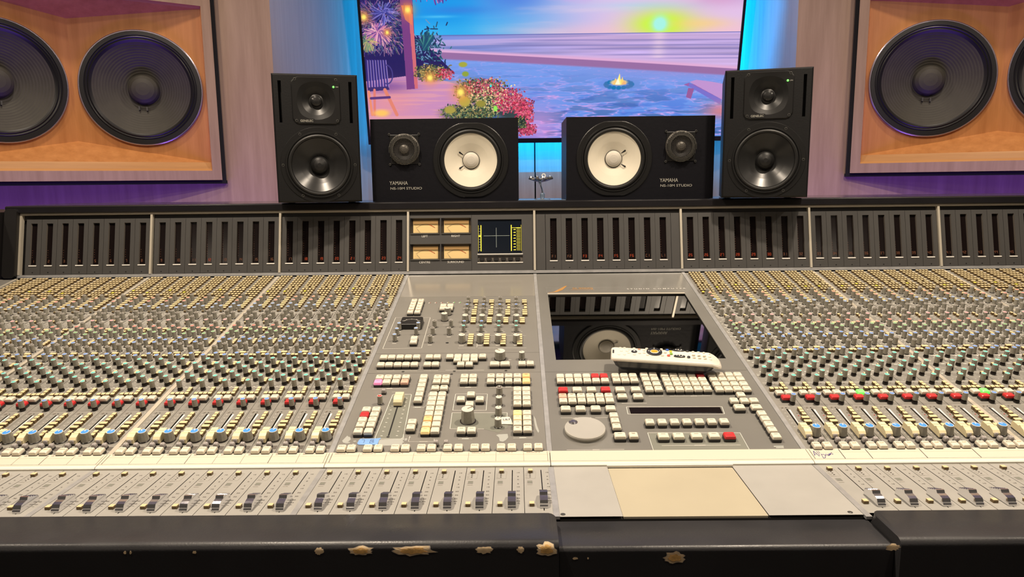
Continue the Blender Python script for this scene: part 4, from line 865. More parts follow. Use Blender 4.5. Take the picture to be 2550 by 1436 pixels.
# ------------------------------------------------------------------ loudspeakers
def disc_screw(mb, x, z, y=-.0006, r=.0032): mb.lathe([(r, -.0006), (r, .0008), (r*.7, .0010), (r*.55, .0002)], 12, (x, y, z), mats=['spk_metal','spk_metal','black'], axis='y')
def genelec(name, loc, yaw, label):
    w, h, d = .200, .306, .245
    Mx = Matrix.Translation(loc) @ Matrix.Rotation(yaw, 4, 'Z') @ Matrix.Scale(.962, 4)
    t = thing(name, loc, label, 'loudspeaker', 'small black two-way monitors on the meter bridge', Mx=Mx)
    b = MB(); c = .004
    def rect(s, y): a, e = w/2-s, s; return [(-a, y, e), (a, y, e), (a, y, h-e), (-a, y, h-e)]
    b.add(rect(c, 0)+rect(0, c)+rect(0, d), [(0,1,5,4),(1,2,6,5),(2,3,7,6),(3,0,4,7),(4,5,9,8),(5,6,10,9),(6,7,11,10),(7,4,8,11),(11,10,9,8)], 'spk_black')
    X = lambda s: (s-.5)*w
    Z = lambda tt: h*(1-tt)
    holes = [(X(.07),X(.108),Z(.375),Z(.055)), (X(.892),X(.93),Z(.375),Z(.055))]
    m2 = MB(); cw, ct = (X(.507), Z(.705)), (X(.505), Z(.205))
    ringpanel(m2, -w/2+c, w/2-c, c, h-c, holes+[(cw[0]-.078,cw[0]+.078,cw[1]-.078,cw[1]+.078),(ct[0]-.050,ct[0]+.050,ct[1]-.050,ct[1]+.050)], 0, 'spk_black')
    b.add([(x, 0, z) for x, z, _ in m2.v], m2.f, 'spk_black')
    for cc, hh, rr0 in ((cw, .078, .0755), (ct, .050, .046)):
        v_, f_ = annulus(square(cc, hh), cc, rr0); b.add([(x, 0, z) for x, z in v_], f_, 'spk_black')
    for x0_, x1_, z0_, z1_ in holes: b.add([(x0_,0,z0_),(x1_,0,z0_),(x1_,0,z1_),(x0_,0,z1_),(x0_,.02,z0_),(x1_,.02,z0_),(x1_,.02,z1_),(x0_,.02,z1_)], [(0,1,5,4),(1,2,6,5),(2,3,7,6),(3,0,4,7)], 'gap')
    put('cabinet', b.mesh('cabinet'), t, Mx)
    for x0, x1, z0, z1 in holes: g = MB(); g.box(x0, x1, .015, .03, z0, z1, 'gap'); put('bass_port', g.mesh('bass_port'), t, Mx)
    g = MB(); xc, zc = X(.505), Z(.205); pw, ph = .0565, .0555
    # square waveguide plate that dishes to a round throat
    N = 48; rings = []
    for f, dep in ((1.0, -.0010), (.97, -.0028), (.80, -.0020), (.60, .002), (.42, .007), (.30, .011)):
        ring = []
        for k in range(N):
            a = 2*math.pi*k/N; ca, sa = math.cos(a), math.sin(a); q = min(pw/abs(ca) if abs(ca) > 1e-6 else 9, ph/abs(sa) if abs(sa) > 1e-6 else 9, .072); circ = .0565
            bl = min(1, max(0, (f-.75)/.22)); rr_ = (q*bl+circ*(1-bl))*f; ring.append((xc+rr_*ca, dep, zc+rr_*sa))
        rings.append(ring)
    g.loft(rings, ['spk_satin'], smooth=True, cap=False); put('waveguide', g.mesh('waveguide'), t, Mx)
    g = MB(); g.lathe([(.0172, -.0115), (.0140, -.0105), (.0132, -.0080), (.0115, -.0040), (.0075, -.0010), (.002, 0.0)], 28, (xc, 0, zc), m='spk_cone', axis='y'); put('tweeter', g.mesh('tweeter'), t, Mx)
    xc, zc = X(.507), Z(.705)
    g = MB(); g.lathe([(.0915, -.0002), (.0905, .0012), (.0800, .0012), (.0790, .0040), (.0760, .0040), (.0745, .0015)], 56, (xc, 0, zc), mats=['spk_satin']*5, axis='y', cap=False); put('woofer_frame', g.mesh('woofer_frame'), t, Mx)
    g = MB(); g.lathe([(.0748, .0010), (.0730, .0040), (.0700, .0052), (.0665, .0040), (.0645, .0005)], 56, (xc, 0, zc), m='spk_rubber', axis='y', cap=False)
    g.lathe([(.0645, .0005), (.0450, -.0110), (.0210, -.0240)], 56, (xc, 0, zc), m='spk_cone', axis='y', cap=False)
    g.lathe([(.0225, -.0235), (.0215, -.0180), (.0185, -.0125), (.0130, -.0080), (.0050, -.0055)], 32, (xc, 0, zc), m='spk_rubber', axis='y'); put('woofer', g.mesh('woofer'), t, Mx)
    sc_ = [(xc+.0850*math.cos(R(a)), zc+.0850*math.sin(R(a)), -.0008) for a in (60, 120, 180, 240, 300, 0)] + [(x, z, -.0024) for x, z in ((X(.268),Z(.043)),(X(.745),Z(.043)),(X(.268),Z(.360)),(X(.745),Z(.360)))]
    for x, z, y in sc_: g = MB(); disc_screw(g, x, z, y=y, r=.0034); put('screw', g.mesh('screw'), t, Mx)
    g = MB(); g.merge(text_mb('GENELEC', .0072, 'spk_print', sx=1.0), Matrix.Translation((X(.385), -.0036, Z(.362))) @ Matrix.Rotation(R(90), 4, 'X')); g.box(X(.30), X(.475), -.0032, -.0022, Z(.378), Z(.345), 'gap')
    put('badge', g.mesh('badge'), t, Mx); g = MB(); g.merge(text_mb('ON', .0042, 'spk_print'), Matrix.Translation((X(.755), -.0036, Z(.099))) @ Matrix.Rotation(R(90), 4, 'X')); put('light_label', g.mesh('light_label'), t, Mx)
    g = MB(); g.lathe([(.0026, .0020), (.0020, .0040), (.0008, .0048)], 12, (X(.715), 0, Z(.098)), m='led_green', axis='y'); put('power_light', g.mesh('power_light'), t, Mx)
    for x in (-.08, .08):
        for y in (.115, .225): g = MB(); g.lathe([(.009, -.0030), (.009, .001)], 12, (x, y, 0), m='spk_rubber'); put('rubber_foot', g.mesh('rubber_foot'), t, Mx)
    return t
SH = 1.1398
yl = math.atan2(.050, .194)
genelec('studio_monitor', (-.5575+.0962*math.cos(yl), 1.662+.0962*math.sin(yl), SH+.0030), yl, 'black upright two-way monitor on the left end of the row above the meter bridge')
genelec('studio_monitor', (.6775-.0962*math.cos(yl), 1.662+.0962*math.sin(yl), SH+.0030), -yl, 'black upright two-way monitor on the right end of the row above the meter bridge')

def ns10(loc, flip, label):
    w, h, d = .365, .2015, .190; Mx = Matrix.Translation(loc)
    t = thing('white_cone_speaker', loc, label, 'loudspeaker', 'white cone monitors lying on their sides on the meter bridge', Mx=Mx)
    F = lambda s: ((1-s) if flip else s)*w - w/2
    xc, zc = F(.676), h*.495; xt, zt = F(.2275), h*.635; xm = (xc+xt)/2+(xt-xc)*.12
    b = MB(); b.add([(-w/2,0,0),(w/2,0,0),(w/2,d,0),(-w/2,d,0),(-w/2,0,h),(w/2,0,h),(w/2,d,h),(-w/2,d,h)], [(4,5,6,7),(1,2,6,5),(2,3,7,6),(3,0,4,7),(3,2,1,0)], 'ash_black')
    for cc, hh, rr0, xa, xb in (((xc,zc), .080, .0770, min(xm, xc+(w if xc > xm else -w)), 0), ((xt,zt), .040, .0370, 0, 0)):
        v_, f_ = annulus(square(cc, hh), cc, rr0); b.add([(x, 0, z) for x, z in v_], f_, 'ash_black')
    m2 = MB(); ringpanel(m2, -w/2, w/2, 0, h, [(xc-.080,xc+.080,zc-.080,zc+.080),(xt-.040,xt+.040,zt-.040,zt+.040)], 0, 'ash_black'); b.add([(x, 0, z) for x, z, _ in m2.v], m2.f, 'ash_black')
    put('cabinet', b.mesh('cabinet'), t, Mx)
    g = MB(); rings = []; N = 64
    for e, dep in ((1.0, 0), (1.0, -.0022), (.985, -.0030)):
        ring = []
        for k in range(N):
            a = 2*math.pi*k/N; r = min(.0935, .0905/max(abs(math.sin(a)), 1e-6), .0985/(abs(math.cos(a))*.70+abs(math.sin(a))*.76)); ring.append((xc+r*e*math.cos(a), dep, zc+r*e*math.sin(a)))
        rings.append(ring)
    rings.append([(xc+.0815*math.cos(2*math.pi*k/N), -.0030, zc+.0815*math.sin(2*math.pi*k/N)) for k in range(N)])
    g.loft(rings, ['spk_satin'], smooth=False, cap=False)
    g.lathe([(.0815, .0030), (.0805, .0046), (.0775, .0046), (.0765, .0020)], 64, (xc, 0, zc), m='spk_satin', axis='y', cap=False); put('woofer_frame', g.mesh('woofer_frame'), t, Mx)
    g = MB(); g.lathe([(.0765, .0015), (.0745, .0050), (.0710, .0062), (.0675, .0050), (.0650, .0020)], 64, (xc, 0, zc), m='spk_rubber', axis='y', cap=False); put('surround', g.mesh('surround'), t, Mx)
    g = MB(); g.lathe([(.0655, .0025), (.0420, -.0060), (.0205, -.0150)], 64, (xc, 0, zc), m='white_cone', axis='y', cap=False); sd = -1 if not flip else 1
    for a in (35, -35):
        ca, sa = math.cos(R(a))*sd, math.sin(R(a)); pa, pb = .0235, .0335
        for k, rr_ in enumerate((.0010, .0018, .0024)):
            rad_ = pa+(pb-pa)*k/2; g.lathe([(rr_, .0)], 10, (xc+rad_*ca, .0125-(rad_-.0205)*.38-.0018, zc+rad_*sa), m='black', axis='y')
        q = [(pa, .0009), (pb, .0022), (pb, -.0022), (pa, -.0009)]; g.quad([(xc+r_*ca-o*sa*1, .0112-(r_-.0205)*.38-.0008, zc+r_*sa+o*ca) for r_, o in (q if sd > 0 else q)], 'black')
    put('white_cone', g.mesh('white_cone'), t, Mx, label='cream white paper cone')
    g = MB(); g.lathe([(.0215, -.0155), (.0213, -.0125), (.0200, -.0118)], 36, (xc, 0, zc), m='gap', axis='y', cap=False); g.lathe([(.0202, -.0120), (.0185, -.0095), (.0150, -.0070), (.0100, -.0052), (.0040, -.0045)], 36, (xc, 0, zc), m='cap_white', axis='y'); put('dust_cap', g.mesh('dust_cap'), t, Mx)
    xt, zt = F(.2275), h*.635
    g = MB(); g.lathe([(.0500, 0), (.0500, .0018), (.0485, .0022)], 4, (xt, 0, zt), m='spk_satin', axis='y', ph=R(45), smooth=False); put('tweeter_plate', g.mesh('tweeter_plate'), t, Mx)
    g = MB()
    g.lathe([(.0385, .0025), (.0375, .0060), (.0330, .0085), (.0265, .0095)], 40, (xt, 0, zt), m='mesh_metal', axis='y', cap=False); g.lathe([(.0265, .0095), (.0250, .0060), (.0170, .0040)], 40, (xt, 0, zt), m='black', axis='y')
    g.lathe([(.0120, .0042), (.0105, .0085), (.0060, .0110), (.002, .0115)], 24, (xt, 0, zt), m='mesh_metal', axis='y')
    for k in range(-11, 12):      # woven guard
        for j in range(-11, 12):
            x_, z_ = k*.0033, j*.0033; r_ = math.hypot(x_, z_)
            if r_ < .0372: g.box(xt+x_-.0006, xt+x_+.0006, -.0125+.0, -.0120, zt+z_-.0006, zt+z_+.0006, 'spk_metal' if r_ > .025 else 'mesh_metal') if r_ < .0262 else g.box(xt+x_-.0009, xt+x_+.0009, -.0105, -.0080, zt+z_-.0009, zt+z_+.0009, 'spk_metal')
    put('tweeter', g.mesh('tweeter'), t, Mx)
    sc_ = [(xc+.0905*math.cos(R(a)), zc+.0905*math.sin(R(a)), -.0008, .0032) for a in (47, 133, 227, 313)]+[(xt+sx*.0365, zt+sz*.0365, -.0016, .0030) for sx in (-1, 1) for sz in (-1, 1)]
    for x_, z_, y_, r_ in sc_: g = MB(); disc_screw(g, x_, z_, y=y_, r=r_); put('screw', g.mesh('screw'), t, Mx)
    g = MB(); xl = F(.12) if not flip else F(.365-.002)
    g.merge(text_mb('YAMAHA', .0128, 'spk_print', 'LEFT', sx=.86), Matrix.Translation((xl-.0005, -.0006, h*.225)) @ Matrix.Rotation(R(90), 4, 'X'))
    g.merge(text_mb('NS-10M STUDIO', .0085, 'spk_print', 'LEFT', sx=1.30), Matrix.Translation((xl+.0005, -.0006, h*.160)) @ Matrix.Rotation(R(90), 4, 'X')); put('lettering', g.mesh('lettering'), t, Mx)
ns10((-.1765, 1.778, SH), False, 'black sideways monitor with its white cone on the right, left of the chrome ornament')
ns10((.3070, 1.778, SH), True, 'black sideways monitor with its white cone on the left, right of the chrome ornament')

# chrome ornament between the white cone speakers
oM = Matrix.Translation((.066, 1.812, SH))
orn = thing('metal_ornament', (.066,1.812,SH), 'small chrome flower-shaped ornament on a thin stem between the two white cone speakers', 'ornament', Mx=oM)
b = MB(); b.box(-.0620, .0560, -.055, .02, -.0003, .0012, 'plate_blue_reflection'); b.lathe([(.020,.0012),(.020,.0026),(.006,.0030)], 24, m='glass_stem'); b.lathe([(.0045,.003),(.0060,.006),(.0060,.014),(.0040,.017)], 14, m='plate_blue_reflection'); put('base_plate', b.mesh('base_plate'), orn, oM)
b = MB()
ringsS = []
for k, (r, z, dx) in enumerate(((.0026,.015,.001),(.0018,.026,-.001),(.0016,.036,-.004),(.0030,.042,-.006),(.0036,.048,-.006))): ringsS.append([(dx+r*math.cos(6.283*i/10), r*math.sin(6.283*i/10), z) for i in range(10)])
b.loft(ringsS, ['glass_stem'], smooth=True); put('stem', b.mesh('stem'), orn, oM)
b = MB(); b.lathe([(.004,.044),(.016,.0465),(.0310,.0515),(.0318,.0540),(.026,.0552),(.016,.0530),(.005,.0525)], 26, (-.004,0,0), m='chrome', flute=.09, smooth=False)
for k in range(13):
    a = 6.283*k/13; r1 = .0262; b.lathe([(.0042,.0530),(.0046,.0555),(.0022,.0585+.0012*math.sin(k*2.1))], 7, (-.004+r1*math.cos(a), r1*math.sin(a), 0), m='chrome', smooth=False)
put('petals', b.mesh('petals'), orn, oM)
b = MB(); N1, N2 = 20, 8; vs = []
for i in range(N1):
    for j in range(N2): a, c = 6.283*i/N1, 6.283*j/N2; r = .0042+.0014*math.cos(c); vs.append((.0035+r*math.cos(a), .0014*math.sin(c), .0605+r*math.sin(a)))
b.add(vs, [(i*N2+j, ((i+1) % N1)*N2+j, ((i+1) % N1)*N2+(j+1) % N2, i*N2+(j+1) % N2) for i in range(N1) for j in range(N2)], 'rim', True); put('ring', b.mesh('ring'), orn, oM)

# ------------------------------------------------------------------ wall monitors
def wall_monitor(mc, side, label):
    """mc: plan point at the middle of the front; side -1 left (faces right), +1 right"""
    th = R(34)*(-side)   # direction of the front, seen from the listener, left to right
    ex = Vector((math.cos(th), math.sin(th), 0)); ny = Vector((-math.sin(th), math.cos(th), 0))  # ny points into the wall
    Mx = Matrix(((ex.x, ny.x, 0, mc[0]), (ex.y, ny.y, 0, mc[1]), (0, 0, 1, 0), (0, 0, 0, 1)))
    t = thing('wall_monitor', (0,0,0), label, 'loudspeaker', 'large twin woofer wall monitors', Mx=Mx)
    hw, z0, z1, iw, a0, a1 = .430, 1.203, 2.26, .398, 1.236, 1.800
    b = MB()
    for q in ((-hw, hw, z0, a0), (-hw, hw, a1, z1), (-hw, -iw, a0, a1), (iw, hw, a0, a1)): b.add([(q[0],0,q[2]),(q[1],0,q[2]),(q[1],0,q[3]),(q[0],0,q[3])], [(0,1,2,3)], 'maple')
    b.add([(-hw,0,z0),(hw,0,z0),(hw,.42,z0),(-hw,.42,z0),(-hw,0,z1),(hw,0,z1),(hw,.42,z1),(-hw,.42,z1)], [(3,2,1,0),(1,2,6,5),(4,5,6,7),(3,0,4,7)], 'maple')
    for x in (-hw, hw): b.add([(x,.001,z0),(x,.42,z0),(x,.42,z1),(x,.001,z1)], [(0,1,2,3)], 'gap')
    put('cabinet', b.mesh('cabinet'), t, Mx)
    g = MB(); d1, dc = .018, .125; zb, zt = a0+.030, a1-.006; cz0, cz1 = 1.338, 1.738
    # stepped lip
    lip = [(-iw,0,a0),(iw,0,a0),(iw,0,a1),(-iw,0,a1)]; lin = [(-iw,d1*.5,a0+.008),(iw,d1*.5,a0+.008),(iw,d1*.5,a1),(-iw,d1*.5,a1)]
    g.add(lip+lin, [(k, (k+1) % 4, 4+(k+1) % 4, 4+k) for k in range(4)], 'maple_h_lit')
    g.add([(-iw,d1*.5,a0+.008),(iw,d1*.5,a0+.008),(iw,d1,zb),(-iw,d1,zb)], [(0,1,2,3)], 'maple_h_lit'); g.add([(-iw,d1*.5,a1),(iw,d1*.5,a1),(iw,d1,zt),(-iw,d1,zt)], [(3,2,1,0)], 'maple_h_lit')
    for x in (-iw, iw): g.add([(x,d1*.5,a0+.008),(x,d1,zb),(x,d1,zt),(x,d1*.5,a1)], [(0,1,2,3)], 'maple_h_lit')
    put('recess_lip', g.mesh('recess_lip'), t, Mx)
    g = MB(); g.add([(-iw,d1,zb),(iw,d1,zb),(0,dc,cz0)], [(0,1,2)], 'maple_soffit_lit'); put('lower_ledge', g.mesh('lower_ledge'), t, Mx)
    g = MB(); g.add([(-iw,d1,zt),(iw,d1,zt),(0,dc,cz1)], [(2,1,0)], 'maple_soffit_lit'); put('upper_ledge', g.mesh('upper_ledge'), t, Mx)
    for s in (-1, 1):
        g = MB(); vs = [(0,dc,cz0),(s*iw,d1,zb),(s*iw,d1,zt),(0,dc,cz1)]; fl_ = math.hypot(iw, d1-dc); cs_ = .202/iw*fl_
        v_, f_ = annulus([(0,cz0),(fl_,zb),(fl_,zt),(0,cz1)], (cs_, 1.518), .180, 72); g.add([(s*iw*q/fl_, dc+(d1-dc)*q/fl_, z) for q, z in v_], [f if s > 0 else f[::-1] for f in f_], 'maple_soffit_lit'); bf = put('baffle', g.mesh('baffle'), t, Mx)
        # woofer on the facet
        fx = Vector((s*iw, d1-dc, 0)).normalized(); c = Vector((s*.202, d1+(dc-d1)*(1-.202/iw)-.004, 1.518))
        xx = fx*s; yy = Vector((-xx.y, xx.x, 0)); WMx = Mx @ Matrix(((xx.x, yy.x, 0, c.x), (xx.y, yy.y, 0, c.y), (0, 0, 1, c.z), (0, 0, 0, 1)))
        q = MB(); q.lathe([(.1945,-.006),(.1945,.0060),(.1920,.0080),(.1900,.0080)], 72, m='jbl_rim', axis='y', cap=False)
        q.lathe([(.1900,.0080),(.1885,.0110),(.1760,.0115),(.1740,.0085)], 72, m='spk_rubber', axis='y', cap=False)
        wf = put('woofer', q.mesh('woofer'), t, WMx)
        q = MB(); q.lathe([(.1740,.0085),(.1700,.0105),(.1660,.0070),(.1620,.0100),(.1580,.0060),(.1540,.0030)], 72, m='spk_rubber', axis='y', cap=False); put('surround', q.mesh('surround'), wf, WMx)
        q = MB(); pr = []
        for k in range(26): r = .1540-(.1540-.050)*k/25; pr.append((r, .0030-.046*((.1540-r)/.104)**.9+(.0007 if k % 2 else 0)))
        q.lathe(pr, 72, m='jbl_cone', axis='y', cap=False); put('cone', q.mesh('cone'), wf, WMx)
        q = MB(); q.lathe([(.0520,-.0445),(.0500,-.040),(.0500,-.034),(.0460,-.022),(.0360,-.013),(.0220,-.0085),(.006,-.007)], 40, m='jbl_cone', axis='y'); put('dust_cap', q.mesh('dust_cap'), wf, WMx)
        for a in (-84, -106):
            q = MB(); cx_, cz_ = .064*math.cos(R(a)), .064*math.sin(R(a)); q.box(cx_-.0025, cx_+.0025, .024, .034, cz_-.009, cz_+.004, 'spk_metal'); put('wire_terminal', q.mesh('wire_terminal'), wf, WMx)
    return t, Mx
WL = wall_monitor((-1.422, 2.345), -1, 'large maple wall monitor with two black woofers behind the left end of the console')
WR = wall_monitor((.136+1.422, 2.345), 1, 'large maple wall monitor with two black woofers behind the right end of the console')

# ------------------------------------------------------------------ television
TM = Matrix.Translation(TVC) @ Matrix.Rotation(TVT, 4, 'X')   # local x right, z up, screen faces -y, top leans forward
tv = thing('television', (0,0,0), 'large wall television showing a tropical beach at sunset', 'television', Mx=TM)
b = MB(); bz = .012; hw = TVW/2
for q in ((-hw, hw, 0, bz+.010), (-hw, hw, TVH-bz, TVH), (-hw, -hw+bz, bz, TVH-bz), (hw-bz, hw, bz, TVH-bz)): b.box(q[0], q[1], -.012, .035, q[2], q[3], 'tv_bezel')
b.box(-hw+.01, hw-.01, .010, .040, .01, TVH-.01, 'tv_bezel'); put('bezel', b.mesh('bezel'), tv, TM)

def paint_tv():
    W_, H_ = 1280, 730
    # canvas in picture units: x 932..1817, y -152..353
    xs = 932+np.arange(W_)/W_*885; ys = 353-(np.arange(H_))/H_*505      # row 0 is the bottom
    X, Y = np.meshgrid(xs, ys); img = np.zeros((H_, W_, 3))
    def noise(sx, sy, seed, oct=4):
        out = np.zeros((H_, W_)); amp = 1; tot = 0
        r = np.random.default_rng(seed)
        for o in range(oct):
            nx, ny_ = max(2, int(885/sx*2**o)+2), max(2, int(505/sy*2**o)+2); g = r.random((ny_, nx))
            fx = (X-932)/885*(nx-1.001); fy = (353-Y)/505*(ny_-1.001); ix = np.clip(fx.astype(int), 0, nx-2); iy = np.clip(fy.astype(int), 0, ny_-2); tx = fx-ix; ty = fy-iy; tx = tx*tx*(3-2*tx); ty = ty*ty*(3-2*ty)
            out += amp*((g[iy,ix]*(1-tx)+g[iy,ix+1]*tx)*(1-ty)+(g[iy+1,ix]*(1-tx)+g[iy+1,ix+1]*tx)*ty); tot += amp; amp *= .5
        return out/tot
    def C(r, g, b_): return np.array([r, g, b_])/255.
    def mixin(mask, col): 
        m_ = np.clip(mask, 0, 1)[..., None]; img[:] = img*(1-m_)+col*m_
    sm = lambda a, b_, x: np.clip((x-a)/(b_-a), 0, 1)**2*(3-2*np.clip((x-a)/(b_-a), 0, 1))
    # sky
    t = sm(1060, 1560, X); img[:] = C(20,150,232)*(1-t[..., None])+C(222,190,228)*t[..., None]
    mixin(sm(60, -80, Y)*.45*(1-t), C(60,110,210)); mixin(sm(40, 107, Y)*(1-t)*.55, C(70,190,242))
    mixin(sm(70, 107, Y)*t*.7, C(240,190,205))
    n1 = noise(240, 70, 1); n2 = noise(110, 34, 2); n3 = noise(320, 24, 9)
    mixin(sm(.50, .72, n1)*sm(60, 10, Y)*(1-t*.6)*.75, C(58,110,205)); mixin(sm(.50, .70, n2)*sm(75, 20, Y)*sm(1180, 1330, X)*.65, C(205,170,225))
    mixin(np.exp(-((X-1290)/75)**2-((Y-18)/34)**2)*.7, C(60,110,215)); mixin(np.exp(-((X-1300)/45)**2-((Y+5)/22)**2)*.7, C(190,165,225))
    mixin(sm(.48, .66, n2)*sm(1560, 1680, X)*sm(70, 20, Y)*.8, C(205,140,190)); mixin(np.exp(-((X-1590)/120)**2-((Y-48)/12)**2)*.6, C(165,210,238)); mixin(sm(.5, .7, n3)*.35*t, C(235,205,222))
    mixin(np.exp(-((X-1520)/60)**2-((Y+2)/9)**2)*.6, C(130,100,200)); mixin(np.exp(-((X-1760)/70)**2-((Y-30)/22)**2)*.6, C(225,150,190))
    mixin(np.exp(-((X-1632)/72)**2-((Y-88)/30)**2)*1.3*(Y < 107), C(200,240,70)); mixin(np.exp(-((X-1720)/70)**2-((Y-88)/13)**2)*.7*(Y < 107), C(245,205,130))
    mixin(1.6*np.exp(-((X-1627)/17)**2-((Y-88)/17)**2)*(Y < 106), C(165,240,225))
    # sea
    sea = Y > 107; ts = sm(1100, 1500, X)[..., None]; nS = noise(260, 6, 5, 3); nS2 = noise(500, 14, 6, 3)
    sc = C(120,140,215)*(1-ts)+C(188,165,218)*ts; sc = sc*(.80+.35*nS[..., None]); sc = sc+(C(215,180,225)-sc)*(sm(.50, .62, nS2)*.55)[..., None]
    img[:] = np.where(sea[..., None], sc, img); mixin((np.abs(Y-108) < 1.2)*.7, C(90,100,170))
    mixin(np.exp(-((X-1627)/16)**2)*(Y > 107)*(Y < 165)*.45, C(245,215,225))
    for yy, x0_ in ((121,1230),(133,1180),(141,1330),(155,1420),(163,1560)): mixin(np.exp(-((Y-yy-(X-1300)*.008)/1.6)**2)*sm(x0_, x0_+160, X)*.55, C(110,105,170))
    # shoreline
    yw = 146+(X-1130)*.058+((X-1130)/700)**2*6
    mixin(sm(-9, -1, Y-yw)*1.0, C(222,170,210)); mixin(sm(0, 2, Y-yw), C(150,108,160))
    # sand
    dr = (Y-yw-18)/170.; nr = noise(64, 10, 11, 4); nr2 = noise(46, 8, 12, 3); k = np.clip(dr, 0, 1)
    sand = C(120,155,232)*(1-k[..., None])+C(88,140,226)*k[..., None]; rip = sm(.50, .57, nr)*sm(.66, .57, nr)*2.2
    rid = np.exp(-((nr-.5)/(.016+.02*k))**2)+.7*np.exp(-((noise(60, 8, 31, 3)-.5)/(.018+.02*k))**2); sand = sand+(C(222,165,232)-sand)*np.clip(rid*(.25+.65*k), 0, .9)[..., None]; sand = sand+(C(58,98,200)-sand)*(sm(.52, .66, nr2)*.75*k)[..., None]
    sand = sand*(1-.30*(sm(.49, .60, nr)*k))[..., None]; tr = sm(1350, 1800, X)*sm(230, 175, Y); sand = sand+(C(165,130,195)-sand)*(tr*.8)[..., None]
    sand = sand+(C(215,150,215)-sand)*(np.exp(-((X-1345)/60)**2-((Y-330)/60)**2)*.7)[..., None]
    m_ = sm(14, 20, Y-yw)[..., None]; img[:] = img*(1-m_)+sand*m_
    def ell(cx, cy, rx, ry, col, a=1, soft=.25):
        d = np.sqrt(((X-cx)/rx)**2+((Y-cy)/ry)**2); mixin((1-sm(1-soft, 1+soft, d))*a, C(*col))
    def poly(pts, col, a=1):
        ins = np.zeros(X.shape, bool); n = len(pts)
        for i in range(n):
            (x0, y0), (x1, y1) = pts[i], pts[(i+1) % n]
            if y0 == y1: continue
            c_ = ((y0 > Y) != (y1 > Y)) & (X < (x1-x0)*(Y-y0)/(y1-y0)+x0); ins ^= c_
        mixin(ins*a, C(*col))
    sxp = W_/885.
    def stroke(x0, y0, x1, y1, w, col, a=1):
        i0 = int(np.clip((min(x0,x1)-w-932)*sxp, 0, W_-1)); i1 = int(np.clip((max(x0,x1)+w-932)*sxp+2, 1, W_)); j0 = int(np.clip((353-max(y0,y1)-w)*H_/505, 0, H_-1)); j1 = int(np.clip((353-min(y0,y1)+w)*H_/505+2, 1, H_))
        if i1 <= i0 or j1 <= j0: return
        xx, yy = X[j0:j1, i0:i1], Y[j0:j1, i0:i1]; dx, dy = x1-x0, y1-y0; L2 = dx*dx+dy*dy+1e-9; t_ = np.clip(((xx-x0)*dx+(yy-y0)*dy)/L2, 0, 1); d = np.hypot(xx-x0-t_*dx, yy-y0-t_*dy)
        mk = (np.clip((w-d)/.7+.5, 0, 1)*a)[..., None]; img[j0:j1, i0:i1] = img[j0:j1, i0:i1]*(1-mk)+C(*col)*mk
    # campfire
    for k_ in range(16): a_ = 6.283*k_/16; ell(1537+31*math.cos(a_), 226+8*math.sin(a_), 6, 4.5, (40+int(30*math.sin(k_)), 115, 175), .95)
    ell(1537, 221, 20, 7, (230,200,150)); 
    for dx, hh, cc in ((-9,16,(245,200,120)),(7,18,(250,210,110)),(0,27,(255,235,130)),(-3,16,(255,250,210)),(12,10,(240,180,120))): poly([(1537+dx-6,226),(1537+dx+6,226),(1537+dx+1,226-hh)], cc)
    # lounger
    poly([(1692,228),(1704,224),(1830,262),(1830,300),(1800,268)], (150,95,165)); poly([(1706,222),(1722,217),(1760,222),(1830,236),(1830,252),(1786,264)], (190,145,205)); poly([(1706,224),(1786,264),(1783,276),(1704,232)], (120,110,200)); poly([(1704,236),(1718,238),(1712,262),(1700,258)], (150,90,150)); mixin(np.exp(-((X-1790)/45)**2-((Y-292)/20)**2)*.8, C(235,130,130))
    # palm hut, left
    r = np.random.default_rng(5)
    poly([(920,-160),(1120,-160),(1105,20),(1062,110),(1100,150),(1140,190),(1060,215),(920,215)], (38,30,92)); mixin((X > 1053)*(Y > 22)*(Y < 107)*sm(1230, 1130, X), C(22,150,230)); mixin((X > 1053)*(Y > 22)*(Y < 107)*sm(1330, 1100, X)*sm(60, 105, Y)*.6, C(70,190,240))
    mixin(np.exp(-((X-1160)/70)**2-((Y-52)/9)**2)*.6, C(60,120,215)); mixin(np.exp(-((X-1110)/40)**2-((Y-66)/3)**2)*.5, C(120,220,250))
    for k_ in range(700):      # palm leaves behind the post
        x_ = r.uniform(930, 1024); y_ = r.uniform(36, 140); a_ = math.atan2(y_-70, x_-970)+r.normal(0, .5); l_ = r.uniform(6, 18); stroke(x_, y_, x_+l_*math.cos(a_), y_+l_*math.sin(a_), .55, [(70,60,150),(45,40,110),(190,110,160),(120,120,170),(60,90,110),(220,160,170),(90,110,90)][r.integers(7)], .85)
    for k_ in range(1100):      # thatch
        x_ = r.uniform(1000, 1124); y_ = r.uniform(-150, 14); stroke(x_, y_, x_+r.normal(1.5, 3), y_+r.uniform(8, 26), r.uniform(.45, .85), [(150,80,170),(90,50,140),(210,140,180),(235,170,190),(60,40,120)][r.integers(5)])
    for k_ in range(18): x_ = r.uniform(1095, 1124); stroke(x_, 0, x_+r.normal(3, 4), r.uniform(20, 40), 1.3, [(90,60,150),(130,80,170)][r.integers(2)])
    for cx, cy, n_, rad_, cols in ((968,98,200,38,[(200,120,170),(150,90,160),(240,180,190),(80,60,130)]),(985,55,80,36,[(90,90,180),(60,60,140),(140,130,210)]),(940,120,60,30,[(120,150,110),(200,170,120),(80,110,100)])):
        for k_ in range(n_): a_ = r.uniform(0, 6.28); q0, q1 = r.uniform(0, rad_*.5), r.uniform(rad_*.5, rad_); stroke(cx+q0*math.cos(a_), cy+q0*math.sin(a_)*.7, cx+q1*math.cos(a_+.2), cy+q1*math.sin(a_+.2)*.8+4, .8, cols[r.integers(len(cols))])
